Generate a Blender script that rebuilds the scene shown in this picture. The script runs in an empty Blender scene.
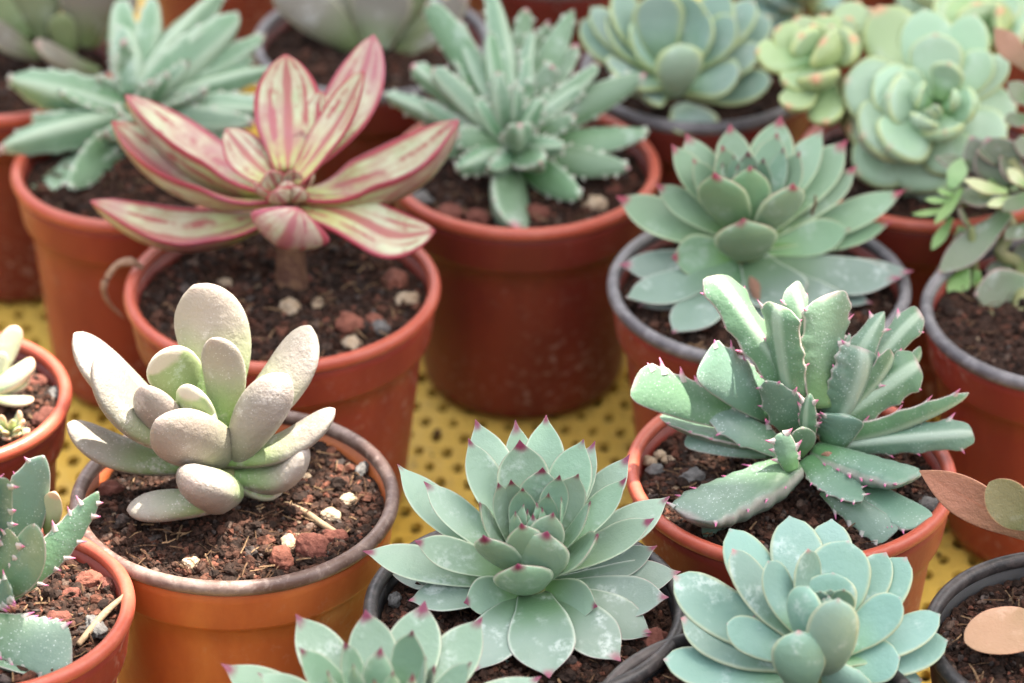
import bpy, math, random
import numpy as np
from mathutils import Vector, noise as mnoise

random.seed(7)
rng = np.random.default_rng(11)
scene = bpy.context.scene
COL = scene.collection

# ------------------------------------------------------------------ camera model
PITCH = math.radians(31.5)
FPX, DIST, ZR = 3925.0, 1.0, 0.068
SP, CP = math.sin(PITCH), math.cos(PITCH)
CAM = np.array([0.0, -CP * DIST, ZR + SP * DIST])
FWD = np.array([0.0, CP, -SP]); RIGHT = np.array([1.0, 0, 0]); UP = np.array([0.0, SP, CP])
ZAX = np.array([0, 0, 1.0])

def ray(u, v):
    return FWD + RIGHT * ((u - 512) / FPX) + UP * ((341.5 - v) / FPX)
def at_z(u, v, z):
    d = ray(u, v)
    return CAM + d * ((z - CAM[2]) / d[2])
def at_depth(u, v, dep):
    return CAM + ray(u, v) * dep
def depth(p):
    return float(np.dot(np.asarray(p) - CAM, FWD))
def nrm(a):
    a = np.asarray(a, float)
    return a / max(1e-12, np.linalg.norm(a))

# ------------------------------------------------------------------ materials
def new_mat(name):
    m = bpy.data.materials.new(name); m.use_nodes = True
    nt = m.node_tree
    for n in list(nt.nodes): nt.nodes.remove(n)
    return m, nt
class NT:
    def __init__(s, nt): s.nt = nt
    def n(s, t, **k):
        x = s.nt.nodes.new(t)
        for a, b in k.items(): setattr(x, a, b)
        return x
    def l(s, a, b): s.nt.links.new(a, b)
    def val(s, sock, v):
        if isinstance(v, bpy.types.NodeSocket): s.l(v, sock)
        elif isinstance(v, (tuple, list)) and len(v) == 3 and sock.type == 'RGBA': sock.default_value = (*v, 1)
        else: sock.default_value = v
    def math(s, op, a, b=0.0, clamp=False):
        x = s.n('ShaderNodeMath', operation=op, use_clamp=clamp)
        s.val(x.inputs[0], a); s.val(x.inputs[1], b); return x.outputs[0]
    def mix(s, f, a, b, mode='MIX'):
        x = s.n('ShaderNodeMix', data_type='RGBA', blend_type=mode)
        s.val(x.inputs[0], f); s.val(x.inputs[6], a); s.val(x.inputs[7], b); return x.outputs[2]
    def smooth(s, v, lo, hi, out0=0.0, out1=1.0):
        x = s.n('ShaderNodeMapRange', interpolation_type='SMOOTHSTEP')
        s.val(x.inputs[0], v); x.inputs[1].default_value = lo; x.inputs[2].default_value = hi
        x.inputs[3].default_value = out0; x.inputs[4].default_value = out1; return x.outputs[0]
    def noise(s, vec, scale, detail=3.0, rough=0.55):
        x = s.n('ShaderNodeTexNoise'); s.l(vec, x.inputs['Vector'])
        x.inputs['Scale'].default_value = scale; x.inputs['Detail'].default_value = detail
        x.inputs['Roughness'].default_value = rough; return x.outputs['Fac']
    def bsdf(s, **k):
        b = s.n('ShaderNodeBsdfPrincipled'); o = s.n('ShaderNodeOutputMaterial')
        s.l(b.outputs[0], o.inputs[0])
        for a, v in k.items(): s.val(b.inputs[a.replace('_', ' ')], v)
        return b
    def bump(s, b, h, strength, dist=0.001):
        x = s.n('ShaderNodeBump'); x.inputs['Strength'].default_value = strength
        x.inputs['Distance'].default_value = dist; s.l(h, x.inputs['Height']); s.l(x.outputs[0], b.inputs['Normal'])

def leaf_material(name, mid, base, tip=None, tip0=0.86, edge=None, edge0=0.86, under=None, mottle=0.35, powder=0.25,
                  powder_col=(0.75, 0.8, 0.78), rough=0.5, sss=0.05, base_end=0.45, tooth=(0.5, 0.1, 0.22), tip_noise=0.05,
                  edge_amt=0.8, fleck=None, under_amt=0.6, bump=0.25, tip_amt=1.0, keel=None, speckle=0.0, ridge=None, vmul=.88):
    m, nt = new_mat(name); g = NT(nt)
    at = g.n('ShaderNodeAttribute', attribute_name='lf')
    sep = g.n('ShaderNodeSeparateXYZ'); g.l(at.outputs['Vector'], sep.inputs[0])
    t, s, top = sep.outputs[0], sep.outputs[1], sep.outputs[2]
    tc = g.n('ShaderNodeTexCoord').outputs['Object']
    oi = g.n('ShaderNodeObjectInfo').outputs['Random']
    n1 = g.noise(tc, 130, 4, .6); n2 = g.noise(tc, 700, 3, .6); n3 = g.noise(tc, 45, 2, .5)
    sa = g.math('ABSOLUTE', s)
    tn = g.math('ADD', t, g.math('MULTIPLY', g.math('SUBTRACT', n1, .5), .25))
    base = tuple(x * k for x, k in zip(base, (.66, .78, .60)))  # greener leaf bases, darkened further to paint in shade between the leaves
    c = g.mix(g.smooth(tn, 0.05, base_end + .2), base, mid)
    if under is not None:
        c = g.mix(g.math('MULTIPLY', g.smooth(top, .15, -.35), under_amt), c, under)
    # per leaf and blotchy variation
    c = g.mix(g.smooth(n3, .35, .7, 0, mottle), c, g.mix(1.0, c, (0.62, 0.72, 0.62), 'MULTIPLY'))
    hsv = g.n('ShaderNodeHueSaturation'); g.l(c, hsv.inputs['Color'])
    g.val(hsv.inputs['Hue'], g.math('ADD', .49, g.math('MULTIPLY', oi, .02)))
    g.val(hsv.inputs['Value'], g.math('ADD', vmul - .12, g.math('MULTIPLY', oi, .22)))
    g.val(hsv.inputs['Saturation'], g.math('ADD', .9, g.math('MULTIPLY', g.math('FRACT', g.math('MULTIPLY', oi, 7.3)), .25)))
    c = hsv.outputs[0]
    if keel is not None:
        c = g.mix(g.math('MULTIPLY', g.smooth(sa, .10, .0), .5), c, keel)
    pw = g.math('MULTIPLY', g.smooth(n1, .52, .72), powder)
    pw = g.math('MULTIPLY', pw, g.smooth(n2, .35, .6))
    c = g.mix(pw, c, powder_col)
    if speckle:
        vs = g.n('ShaderNodeTexVoronoi'); g.l(tc, vs.inputs['Vector']); vs.inputs['Scale'].default_value = 1300
        c = g.mix(g.math('MULTIPLY', g.math('MULTIPLY', g.smooth(vs.outputs['Distance'], .26, .12), g.smooth(n1, .38, .62)), speckle), c, powder_col)
    if fleck is not None:
        vo = g.n('ShaderNodeTexVoronoi'); g.l(tc, vo.inputs['Vector']); vo.inputs['Scale'].default_value = 900
        f = g.math('MULTIPLY', g.smooth(vo.outputs['Distance'], .28, .12), g.smooth(n1, .45, .6))
        c = g.mix(g.math('MULTIPLY', f, fleck[1]), c, fleck[0])
    if ridge is not None:
        c = g.mix(g.math('MULTIPLY', g.smooth(top, -.88, -1.0), .7), c, ridge)
    if edge is not None:
        ed = g.math('ADD', sa, g.math('MULTIPLY', g.math('SUBTRACT', n1, .5), .12))
        c = g.mix(g.math('MULTIPLY', g.smooth(ed, edge0, 1.0), edge_amt), c, edge)
    if tip is not None:
        tt = g.math('ADD', t, g.math('MULTIPLY', g.math('SUBTRACT', n1, .5), tip_noise * 4))
        tt = g.math('ADD', tt, g.math('MULTIPLY', g.math('SUBTRACT', .5, oi), .03))
        tt = g.math('SUBTRACT', tt, g.math('MULTIPLY', g.math('MULTIPLY', sa, sa), .03))
        ft = g.smooth(tt, tip0 - .02, tip0 + .06)
        if edge is not None and tip_noise >= .05:
            ft = g.math('MAXIMUM', ft, g.math('MULTIPLY', g.math('MULTIPLY', g.smooth(sa, .93, 1.0), g.smooth(t, .62, .86)), .7))
        c = g.mix(g.math('MULTIPLY', ft, tip_amt), c, tip)
    c = g.mix(g.smooth(sa, 1.1, 1.6), c, tooth)
    b = g.bsdf(Base_Color=c, Roughness=g.math('ADD', rough, g.math('MULTIPLY', g.math('SUBTRACT', n2, .5), .3)))
    b.inputs['Subsurface Weight'].default_value = sss
    b.inputs['Subsurface Radius'].default_value = (1.0, 1.0, .5)
    b.inputs['Subsurface Scale'].default_value = .003
    b.inputs['Specular IOR Level'].default_value = .5
    b.inputs['Sheen Weight'].default_value = .05
    b.inputs['Sheen Roughness'].default_value = .5
    n4 = g.noise(tc, 2200, 2, .6)
    h = g.math('ADD', g.math('ADD', g.math('MULTIPLY', n1, .6), g.math('MULTIPLY', n2, .3)), g.math('MULTIPLY', n4, .12))
    g.bump(b, h, bump * 1.5, .0012)
    return m

def stripe_material():
    m, nt = new_mat('striped_leaf'); g = NT(nt)
    at = g.n('ShaderNodeAttribute', attribute_name='lf')
    sep = g.n('ShaderNodeSeparateXYZ'); g.l(at.outputs['Vector'], sep.inputs[0])
    t, s, top = sep.outputs[0], sep.outputs[1], sep.outputs[2]
    tc = g.n('ShaderNodeTexCoord').outputs['Object']
    oi = g.n('ShaderNodeObjectInfo').outputs['Random']
    n1 = g.noise(tc, 120, 4, .6); n2 = g.noise(tc, 600, 3, .6)
    comb = g.n('ShaderNodeCombineXYZ'); g.l(g.math('MULTIPLY', t, 1.6), comb.inputs[0]); g.l(g.math('MULTIPLY', s, 2.7), comb.inputs[1])
    g.l(g.math('MULTIPLY', oi, 40), comb.inputs[2])
    ns = g.noise(comb.outputs[0], 1.0, 4, .6)
    sa = g.math('ABSOLUTE', s)
    cream = g.mix(g.smooth(t, .1, .6), (.42, .49, .15), (.52, .55, .38))
    cream = g.mix(g.smooth(n1, .4, .7, 0, .5), cream, (.30, .36, .17))
    red = g.mix(n1, (.27, .020, .035), (.40, .06, .085))
    band = g.smooth(g.math('ABSOLUTE', g.math('SUBTRACT', ns, .5)), .06, .025)
    mid = g.smooth(g.math('ADD', sa, g.math('MULTIPLY', g.math('SUBTRACT', n1, .5), .3)), .26, .08)
    ed = g.smooth(g.math('ADD', sa, g.math('MULTIPLY', g.math('SUBTRACT', n1, .5), .08)), .79, .90)
    sw = g.math('ADD', sa, g.math('MULTIPLY', g.math('SUBTRACT', ns, .5), .5))
    st = g.math('MULTIPLY', g.smooth(g.math('ABSOLUTE', g.math('SUBTRACT', sw, .5)), .12, .05), g.smooth(n1, .36, .58))
    f = g.math('MAXIMUM', g.math('MAXIMUM', g.math('MULTIPLY', band, .3), g.math('MULTIPLY', st, .85)), g.math('MAXIMUM', g.math('MULTIPLY', mid, .8), ed))
    blot = g.math('MULTIPLY', g.smooth(n2, .52, .64), g.smooth(n1, .45, .62))
    f = g.math('MAXIMUM', f, g.math('MULTIPLY', blot, .6))
    f = g.math('MAXIMUM', f, g.smooth(t, .93, 1.0))
    c = g.mix(f, cream, red)
    c = g.mix(g.smooth(g.noise(tc, 55, 3), .42, .7, 0, .65), c, (.38, .13, .17))
    b = g.bsdf(Base_Color=c, Roughness=.42)
    b.inputs['Subsurface Weight'].default_value = .15
    b.inputs['Subsurface Radius'].default_value = (1, .6, .4); b.inputs['Subsurface Scale'].default_value = .003
    b.inputs['Specular IOR Level'].default_value = .4
    g.bump(b, g.math('ADD', n1, g.math('MULTIPLY', n2, .4)), .2, .001)
    return m

def pot_material(name, col, dark, rough=.38, dust=(.55, .42, .35), dust_amt=.2, spec=.32, speck=0.0):
    m, nt = new_mat(name); g = NT(nt)
    tc = g.n('ShaderNodeTexCoord').outputs['Object']
    mp = g.n('ShaderNodeMapping'); g.l(tc, mp.inputs[0]); mp.inputs['Scale'].default_value = (1, 1, .35)
    n1 = g.noise(mp.outputs[0], 60, 5, .6); n2 = g.noise(tc, 420, 4, .65); n3 = g.noise(tc, 22, 2)
    c = g.mix(g.smooth(n1, .3, .7), col, dark)
    c = g.mix(g.math('MULTIPLY', g.smooth(n2, .52, .68), g.math('MULTIPLY', g.smooth(n3, .4, .65), dust_amt * 2)), c, dust)
    if speck:
        vo = g.n('ShaderNodeTexVoronoi'); g.l(tc, vo.inputs['Vector']); vo.inputs['Scale'].default_value = 260
        f = g.math('MULTIPLY', g.smooth(vo.outputs['Distance'], .22, .10), g.smooth(n3, .5, .6))
        c = g.mix(g.math('MULTIPLY', f, speck), c, (.06, .03, .02))
    b = g.bsdf(Base_Color=c, Roughness=g.math('ADD', rough - .1, g.math('MULTIPLY', n1, .25)))
    b.inputs['Specular IOR Level'].default_value = spec
    b.inputs['Subsurface Weight'].default_value = .12
    b.inputs['Subsurface Radius'].default_value = (1, .3, .1); b.inputs['Subsurface Scale'].default_value = .003
    g.bump(b, g.math('ADD', n1, g.math('MULTIPLY', n2, .4)), .18, .0012)
    return m

def rim_material(name, col, dust, amt):
    m, nt = new_mat(name); g = NT(nt)
    tc = g.n('ShaderNodeTexCoord').outputs['Object']
    n1 = g.noise(tc, 70, 5, .65); n2 = g.noise(tc, 500, 4, .7)
    c = g.mix(g.math('MULTIPLY', g.smooth(n1, .38, .68), amt), col, dust)
    c = g.mix(g.math('MULTIPLY', g.smooth(n2, .5, .66), amt * .6), c, dust)
    b = g.bsdf(Base_Color=c, Roughness=.38)
    g.bump(b, g.math('ADD', n1, n2), .2, .0006)
    return m

def soil_material():
    m, nt = new_mat('potting_soil'); g = NT(nt)
    at = g.n('ShaderNodeAttribute', attribute_name='tint')
    tc = g.n('ShaderNodeTexCoord').outputs['Object']
    n1 = g.noise(tc, 900, 4, .7); n2 = g.noise(tc, 150, 3)
    c = g.mix(1.0, at.outputs['Color'], g.mix(g.smooth(n1, .3, .7), (.30, .28, .26), (1.05, .94, .88)), 'MULTIPLY')
    c = g.mix(g.smooth(n2, .35, .7, 0, .35), c, g.mix(1.0, c, (.45, .42, .4), 'MULTIPLY'))
    b = g.bsdf(Base_Color=c, Roughness=.8)
    b.inputs['Specular IOR Level'].default_value = .15
    g.bump(b, n1, .6, .0008)
    return m

def plain_material(name, c1, c2, scale=200, rough=.6, bump=.3, spec=.4):
    m, nt = new_mat(name); g = NT(nt)
    tc = g.n('ShaderNodeTexCoord').outputs['Object']
    n1 = g.noise(tc, scale, 4, .6); n2 = g.noise(tc, scale * 5, 3, .6)
    c = g.mix(g.smooth(g.math('ADD', g.math('MULTIPLY', n1, .7), g.math('MULTIPLY', n2, .3)), .35, .65), c1, c2)
    b = g.bsdf(Base_Color=c, Roughness=rough); b.inputs['Specular IOR Level'].default_value = spec
    g.bump(b, g.math('ADD', n1, n2), bump, .0008)
    return m

def mat_material():
    m, nt = new_mat('yellow_plastic'); g = NT(nt)
    tc = g.n('ShaderNodeTexCoord').outputs['Object']
    n1 = g.noise(tc, 30, 5, .6); n2 = g.noise(tc, 260, 4, .7); n3 = g.noise(tc, 9, 2)
    c = g.mix(g.smooth(n3, .35, .65), (.62, .39, .05), (.66, .45, .09))
    c = g.mix(g.smooth(n1, .45, .75, 0, .6), c, (.50, .33, .08))
    c = g.mix(g.smooth(n2, .55, .7, 0, .55), c, (.16, .11, .05))
    b = g.bsdf(Base_Color=c, Roughness=.5)
    g.bump(b, g.math('ADD', n1, n2), .35, .0012)
    return m

# ------------------------------------------------------------------ objects
def link(o, parent=None):
    COL.objects.link(o)
    if parent is not None: o.parent = parent
    return o
def mesh_obj(name, verts, faces, mat, parent=None, smooth=True, attrs=None, origin=None):
    me = bpy.data.meshes.new(name)
    v = np.asarray(verts, float)
    if origin is not None: v = v - np.asarray(origin)
    me.from_pydata(v.tolist(), [], faces)
    if attrs:
        for an, (ty, arr) in attrs.items():
            a = me.attributes.new(an, ty, 'POINT')
            key = 'vector' if ty == 'FLOAT_VECTOR' else 'color'
            a.data.foreach_set(key, np.asarray(arr, np.float32).ravel())
    me.polygons.foreach_set('use_smooth', [smooth] * len(me.polygons))
    me.materials.append(mat); me.update()
    o = bpy.data.objects.new(name, me)
    return link(o, parent)
def root(name, loc, label, cat, group=None):
    o = bpy.data.objects.new(name, None); link(o); o.location = loc; o.empty_display_size = .02
    o['label'] = label; o['category'] = cat
    if group: o['group'] = group
    return o

def lathe(profile, n=96, wob=0.0, seed=0):
    P = np.asarray(profile, float); k = len(P); V = []; F = []
    for j in range(n):
        a = 2 * math.pi * j / n
        w = 1 + wob * (math.sin(2 * a + seed) + .6 * math.sin(3 * a + 2.1 * seed))
        V += [(r * w * math.cos(a), r * w * math.sin(a), z) for r, z in P]
    for j in range(n):
        for i in range(k - 1):
            a, b = j * k + i, ((j + 1) % n) * k + i
            F.append((a, b, b + 1, a + 1))
    return V, F

def catmull(pts, x):
    P = np.asarray(pts, float); xs, ys = P[:, 0], P[:, 1]
    d = np.gradient(ys, xs); i = np.clip(np.searchsorted(xs, x) - 1, 0, len(xs) - 2)
    h = xs[i + 1] - xs[i]; u = (x - xs[i]) / h
    return (2*u**3-3*u**2+1)*ys[i] + (u**3-2*u**2+u)*h*d[i] + (-2*u**3+3*u**2)*ys[i+1] + (u**3-u**2)*h*d[i+1]

PROF = {
 'taper':  [(0,.7),(.2,.92),(.42,1),(.65,.88),(.82,.65),(.92,.42),(.97,.22),(1,.05)],
 'semper': [(0,.5),(.2,.66),(.42,.9),(.6,1),(.74,.93),(.85,.66),(.91,.38),(.95,.17),(.98,.07),(1,.015)],
 'point':  [(0,.42),(.2,.66),(.42,.93),(.55,1),(.7,.9),(.82,.65),(.91,.36),(.97,.13),(1,.015)],
 'echev':  [(0,.42),(.25,.68),(.5,.94),(.68,1),(.82,.9),(.91,.66),(.955,.42),(.978,.17),(1,.02)],
 'fat':    [(0,.42),(.15,.58),(.4,.88),(.6,1),(.76,.97),(.87,.80),(.935,.57),(.975,.33),(1,.06)],
 'boat':   [(0,.42),(.2,.7),(.42,.96),(.58,1),(.74,.9),(.86,.65),(.94,.38),(.98,.16),(1,.02)],
 'blade':  [(0,.55),(.12,.70),(.4,.88),(.65,.97),(.84,1),(.93,.93),(.97,.80),(.99,.64),(1,.42)],
 'spear':  [(0,.6),(.15,.8),(.4,1),(.6,.95),(.78,.75),(.9,.5),(.97,.25),(1,.06)],
 'finger': [(0,.6),(.15,.8),(.5,1),(.75,.95),(.88,.8),(.95,.58),(.985,.34),(1,.08)],
 'oval':   [(0,.25),(.12,.5),(.35,.9),(.55,1),(.75,.9),(.88,.66),(.95,.42),(.985,.2),(1,.03)],
}
THP = [(0,.75),(.25,1),(.6,.95),(.8,.8),(.92,.55),(.98,.25),(1,.06)]

def leaf(B, T, n_hint, W, prof='semper', thick=.25, bend=-.06, hook=0.0, side=0.0, cup=.12, cup_pow=2.0, roll=0.0, twist=0.0,
         topfrac=.3, slant=0.0, teeth=None, NR=26, M=18, ex=1.0, ey=1.15, jit=1.0, scallop=0.0, tri=0.0):
    """one succulent leaf or toothed stem: verts, faces, lf attribute (t, s, top)"""
    B = np.asarray(B, float); T = np.asarray(T, float); L = np.linalg.norm(T - B); d = (T - B) / L
    n0 = np.asarray(n_hint, float); n0 = n0 - np.dot(n0, d) * d
    if np.linalg.norm(n0) < 1e-4: n0 = UP - np.dot(UP, d) * d
    n0 = nrm(n0); b0 = np.cross(d, n0)
    ca, sa = math.cos(roll), math.sin(roll); n0, b0 = n0 * ca + b0 * sa, b0 * ca - n0 * sa
    t = 1 - (1 - np.linspace(0, 1, NR)) ** 1.35
    f = np.where(t > .55, ((t - .55) / .45) ** 2, 0)
    ph = random.random() * 6.28
    off = bend * 4 * t * (1 - t) + hook * (f - t) + jit * .006 * np.sin(7 * t + ph) * t
    sd = side * 4 * t * (1 - t) + jit * .008 * np.sin(5 * t + 2 * ph) * t * (1 - t)
    C = B + np.outer(t, T - B) + np.outer(off * L, n0) + np.outer(sd * L, b0)
    tg = np.gradient(C, t, axis=0); tg /= np.linalg.norm(tg, axis=1)[:, None]
    nn = n0[None] - (tg @ n0)[:, None] * tg; nn /= np.linalg.norm(nn, axis=1)[:, None]
    bb = np.cross(tg, nn)
    tw = twist * t; nn, bb = nn * np.cos(tw)[:, None] + bb * np.sin(tw)[:, None], bb * np.cos(tw)[:, None] - nn * np.sin(tw)[:, None]
    w = np.clip(catmull(PROF[prof], t), .01, 2) * W / 2
    th = np.clip(catmull(THP, t), .03, 2) * W * thick
    th = np.minimum(th, w * 2.2)
    a = 2 * np.pi * np.arange(M) / M
    cx = np.sign(np.cos(a)) * np.abs(np.cos(a)) ** ex; sy = np.sin(a)
    V = []; A = []
    asym = jit * random.uniform(-.05, .05); wav = jit * random.uniform(.0, .025); wp = random.random() * 6.28
    for i in range(NR):
        hw = w[i]
        sc_ = np.zeros(M)
        if teeth and scallop:
            for (sg_, ts_, *_r) in teeth:
                sc_ += np.where(cx * sg_ > .55, scallop * math.exp(-((t[i] - ts_) / .045) ** 2), 0)
        ww = hw * (1 + sc_ + asym * np.sign(cx) * t[i] + wav * np.sin(9 * t[i] + wp + 1.7 * np.sign(cx)))
        y = np.where(sy >= 0, th[i] * topfrac * np.abs(sy) ** ey, -th[i] * (1 - topfrac) * np.abs(sy) ** ey)
        if tri:
            yt = np.where(sy >= 0, th[i] * topfrac * .4 * (1 - cx * cx), -th[i] * (1 - topfrac) * (1 - np.abs(cx)) ** .9)
            y = y * (1 - tri) + yt * tri
        y = y + cup * hw * np.abs(cx) ** cup_pow * min(1, t[i] * 3) - cup * hw * .35
        sl = slant * hw * cx * max(0, t[i] - .4) / .6
        V.append(C[i][None] + np.outer(ww * cx, bb[i]) + np.outer(y, nn[i]) + np.outer(sl, tg[i]))
        A.append(np.stack([np.full(M, t[i]), cx, sy], 1))
    V = np.concatenate(V); A = np.concatenate(A); F = []
    for i in range(NR - 1):
        for j in range(M):
            q = i * M + j; r = i * M + (j + 1) % M
            F.append((q, q + M, r + M, r))
    F.append(tuple(range(M))); F.append(tuple(reversed(range((NR - 1) * M, NR * M))))
    V = list(V); A = list(A)
    if teeth:
        for (sgn, ts, hgt, rad, lean) in teeth:
            k = int(np.argmin(np.abs(t - ts))); k = min(max(k, 1), NR - 2)
            fr = 0
            base = C[k] + bb[k] * w[k] * sgn * .93 + nn[k] * (cup * w[k] * .6) + tg[k] * (slant * w[k] * sgn * max(0, t[k] - .4) / .6)
            dr = nrm(bb[k] * sgn + tg[k] * lean + nn[k] * random.uniform(-.1, .35))
            s1 = nrm(np.cross(dr, nn[k])); s2 = np.cross(dr, s1); dr2 = nrm(dr + tg[k] * .7)
            o0 = len(V); K = 6
            rings = [(base - dr * rad * .6, rad * 1.25, 1.0), (base + dr * hgt * .3, rad * .66, 1.2), (base + dr * hgt * .6 + dr2 * hgt * .1, rad * .3, 1.55), (base + dr * hgt * .75 + dr2 * hgt * .3, rad * .06, 1.8)]
            for (c, r, sv) in rings:
                for j in range(K):
                    an = 2 * math.pi * j / K
                    V.append(c + s1 * r * 1.3 * math.cos(an) + s2 * r * .8 * math.sin(an)); A.append((ts, sv * sgn, 0))
            for i in range(3):
                for j in range(K):
                    q = o0 + i * K + j; r = o0 + i * K + (j + 1) % K
                    F.append((q, r, r + K, q + K))
            F.append(tuple(o0 + 3 * K + j for j in range(K)))
    return np.array(V), F, np.array(A)

def tube(pts, radii, K=8):
    P = np.asarray(pts, float); n = len(P); V = []; F = []
    tg = np.gradient(P, axis=0)
    for i in range(n):
        t = nrm(tg[i]); u = np.cross(t, ZAX if abs(t[2]) < .9 else RIGHT); u = nrm(u); v = np.cross(t, u)
        for j in range(K):
            a = 2 * math.pi * j / K
            V.append(P[i] + (u * math.cos(a) + v * math.sin(a)) * radii[i])
    for i in range(n - 1):
        for j in range(K):
            q = i * K + j; r = i * K + (j + 1) % K; F.append((q, r, r + K, q + K))
    F.append(tuple(reversed(range(K)))); F.append(tuple(range((n - 1) * K, n * K)))
    return V, F
def smooth_path(pts, n=24):
    P = np.asarray(pts, float); x = np.linspace(0, 1, len(P)); q = np.linspace(0, 1, n)
    return np.stack([catmull(np.stack([x, P[:, k]], 1), q) for k in range(3)], 1)

# icosphere template for soil crumbs
def ico():
    p = (1 + 5 ** .5) / 2
    v = [(-1,p,0),(1,p,0),(-1,-p,0),(1,-p,0),(0,-1,p),(0,1,p),(0,-1,-p),(0,1,-p),(p,0,-1),(p,0,1),(-p,0,-1),(-p,0,1)]
    f = [(0,11,5),(0,5,1),(0,1,7),(0,7,10),(0,10,11),(1,5,9),(5,11,4),(11,10,2),(10,7,6),(7,1,8),(3,9,4),(3,4,2),(3,2,6),(3,6,8),(3,8,9),(4,9,5),(2,4,11),(6,2,10),(8,6,7),(9,8,1)]
    v = [nrm(x) for x in v]; mid = {}; F2 = []
    def m(a, b):
        k = (min(a, b), max(a, b))
        if k not in mid: mid[k] = len(v); v.append(nrm(v[a] + v[b]))
        return mid[k]
    for a, b, c in f:
        x, y, z = m(a, b), m(b, c), m(c, a); F2 += [(a, x, z), (b, y, x), (c, z, y), (x, y, z)]
    return np.array(v), F2
ICO_V, ICO_F = ico()
ICO12_F = [(0,11,5),(0,5,1),(0,1,7),(0,7,10),(0,10,11),(1,5,9),(5,11,4),(11,10,2),(10,7,6),(7,1,8),(3,9,4),(3,4,2),(3,2,6),(3,6,8),(3,8,9),(4,9,5),(2,4,11),(6,2,10),(8,6,7),(9,8,1)]

def crumb(c, r, flat=.7):
    big = r > .0009
    v = (ICO_V if big else ICO_V[:12]).copy()
    ph = rng.random(3) * 10
    v *= (1 + .28 * np.sin(v @ rng.normal(size=3) * 2.6 + ph[0]) + .16 * np.sin(v @ rng.normal(size=3) * 5 + ph[1]))[:, None]
    v *= np.array([1, rng.uniform(.55, 1), flat * rng.uniform(.7, 1.1)])
    q, _ = np.linalg.qr(rng.normal(size=(3, 3)))
    a = rng.random() * 6.28; R = np.array([[math.cos(a), -math.sin(a), 0], [math.sin(a), math.cos(a), 0], [0, 0, 1]])
    v = v @ R.T if rng.random() < .6 else v @ q.T
    return v * r + c, (ICO_F if big else ICO12_F)

SOIL_TINTS = [((.060,.034,.025), 6), ((.036,.023,.018), 5), ((.10,.050,.035), 4), ((.15,.066,.045), 1.8), ((.21,.088,.06), .6), ((.15,.11,.09), .8), ((.32,.25,.18), .2), ((.10,.085,.08), .7)]
def make_soil(R, z, parent, n, red=1.0, seed=0):
    V = []; F = []; T = []
    nr, na = 44, 150
    for i in range(nr + 1):
        r = R * (i / nr)
        for j in range(na):
            a = 2 * math.pi * j / na
            x, y = r * math.cos(a), r * math.sin(a)
            h = .0022 * mnoise.noise(Vector((x * 90 + seed, y * 90, seed))) + .0013 * mnoise.noise(Vector((x * 300, y * 300 + seed, 3))) + .0009 * mnoise.noise(Vector((x * 800, y * 800 + seed, 7)))
            V.append((x, y, z + h + .0015 * (1 - (r / R) ** 2)))
            k = .5 + .5 * mnoise.noise(Vector((x * 160, y * 160, seed + 5)))
            T.append((.03 + .05 * k, .02 + .022 * k, .016 + .012 * k, 1))
    for i in range(nr):
        for j in range(na):
            q = i * na + j; r2 = i * na + (j + 1) % na
            F.append((q, q + na, r2 + na, r2))
    tints = [t for t, _ in SOIL_TINTS]; ws = np.array([w * (red if t[0] > .1 and t[1] < .12 else 1) for t, w in SOIL_TINTS]); ws = ws / ws.sum()
    for k in range(n):
        rr = R * .985 * math.sqrt(rng.random()); a = rng.random() * 6.28
        r = min(.0022, .00028 + rng.exponential(.00030))
        if rr + r > R * .99: rr = R * .99 - r
        x, y = rr * math.cos(a), rr * math.sin(a)
        h = .0022 * mnoise.noise(Vector((x * 90 + seed, y * 90, seed))) + .0015 * (1 - (rr / R) ** 2)
        v, f = crumb(np.array([x, y, z + h + r * .35]), r)
        o = len(V); V += [tuple(p) for p in v]; F += [tuple(i + o for i in q) for q in f]
        t = np.array(tints[rng.choice(len(tints), p=ws)]) * rng.uniform(.7, 1.3)
        T += [(*t, 1)] * len(v)
    for k in range(int(n * .03)):
        rr = R * .9 * math.sqrt(rng.random()); a = rng.random() * 6.28; L = rng.uniform(.002, .006); a2 = rng.random() * 6.28; w = rng.uniform(.00012, .0003)
        c0 = np.array([rr * math.cos(a), rr * math.sin(a), z + .0016 + rng.uniform(0, .0012)]); d0 = np.array([math.cos(a2), math.sin(a2), rng.uniform(-.2, .3)])
        if np.linalg.norm((c0 + d0 * L)[:2]) > R * .97: continue
        v, f = tube([c0, c0 + d0 * L * .5 + ZAX * rng.uniform(-.0004, .0006), c0 + d0 * L], [w, w, w * .6], 4)
        o = len(V); V += [tuple(p) for p in v]; F += [tuple(i + o for i in q) for q in f]
        t = [(.09, .05, .03), (.16, .10, .06), (.32, .22, .13)][rng.integers(3)]; T += [(*t, 1)] * len(v)
    return mesh_obj('soil', V, F, M['soil'], parent, smooth=False, attrs={'tint': ('FLOAT_COLOR', T)})

M = {}
M['soil'] = soil_material()
M['terracotta'] = pot_material('terracotta_plastic', (.29, .048, .028), (.21, .031, .021))
M['brick'] = pot_material('brick_red_plastic', (.20, .034, .023), (.14, .024, .017))
M['orange'] = pot_material('orange_plastic', (.52, .15, .045), (.40, .095, .03), rough=.33, speck=.8)
M['black'] = pot_material('black_plastic', (.03, .028, .028), (.018, .017, .018), dust=(.2, .17, .15), dust_amt=.2)
M['rim_red'] = rim_material('terracotta_rim', (.40, .075, .042), (.50, .17, .11), .3)
M['rim_grey'] = rim_material('dusty_grey_rim', (.10, .09, .095), (.30, .28, .28), .7)
M['rim_brown'] = rim_material('dusty_brown_rim', (.11, .062, .048), (.36, .27, .23), .7)
M['rim_black'] = rim_material('black_rim', (.022, .02, .021), (.16, .13, .12), .45)

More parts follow.
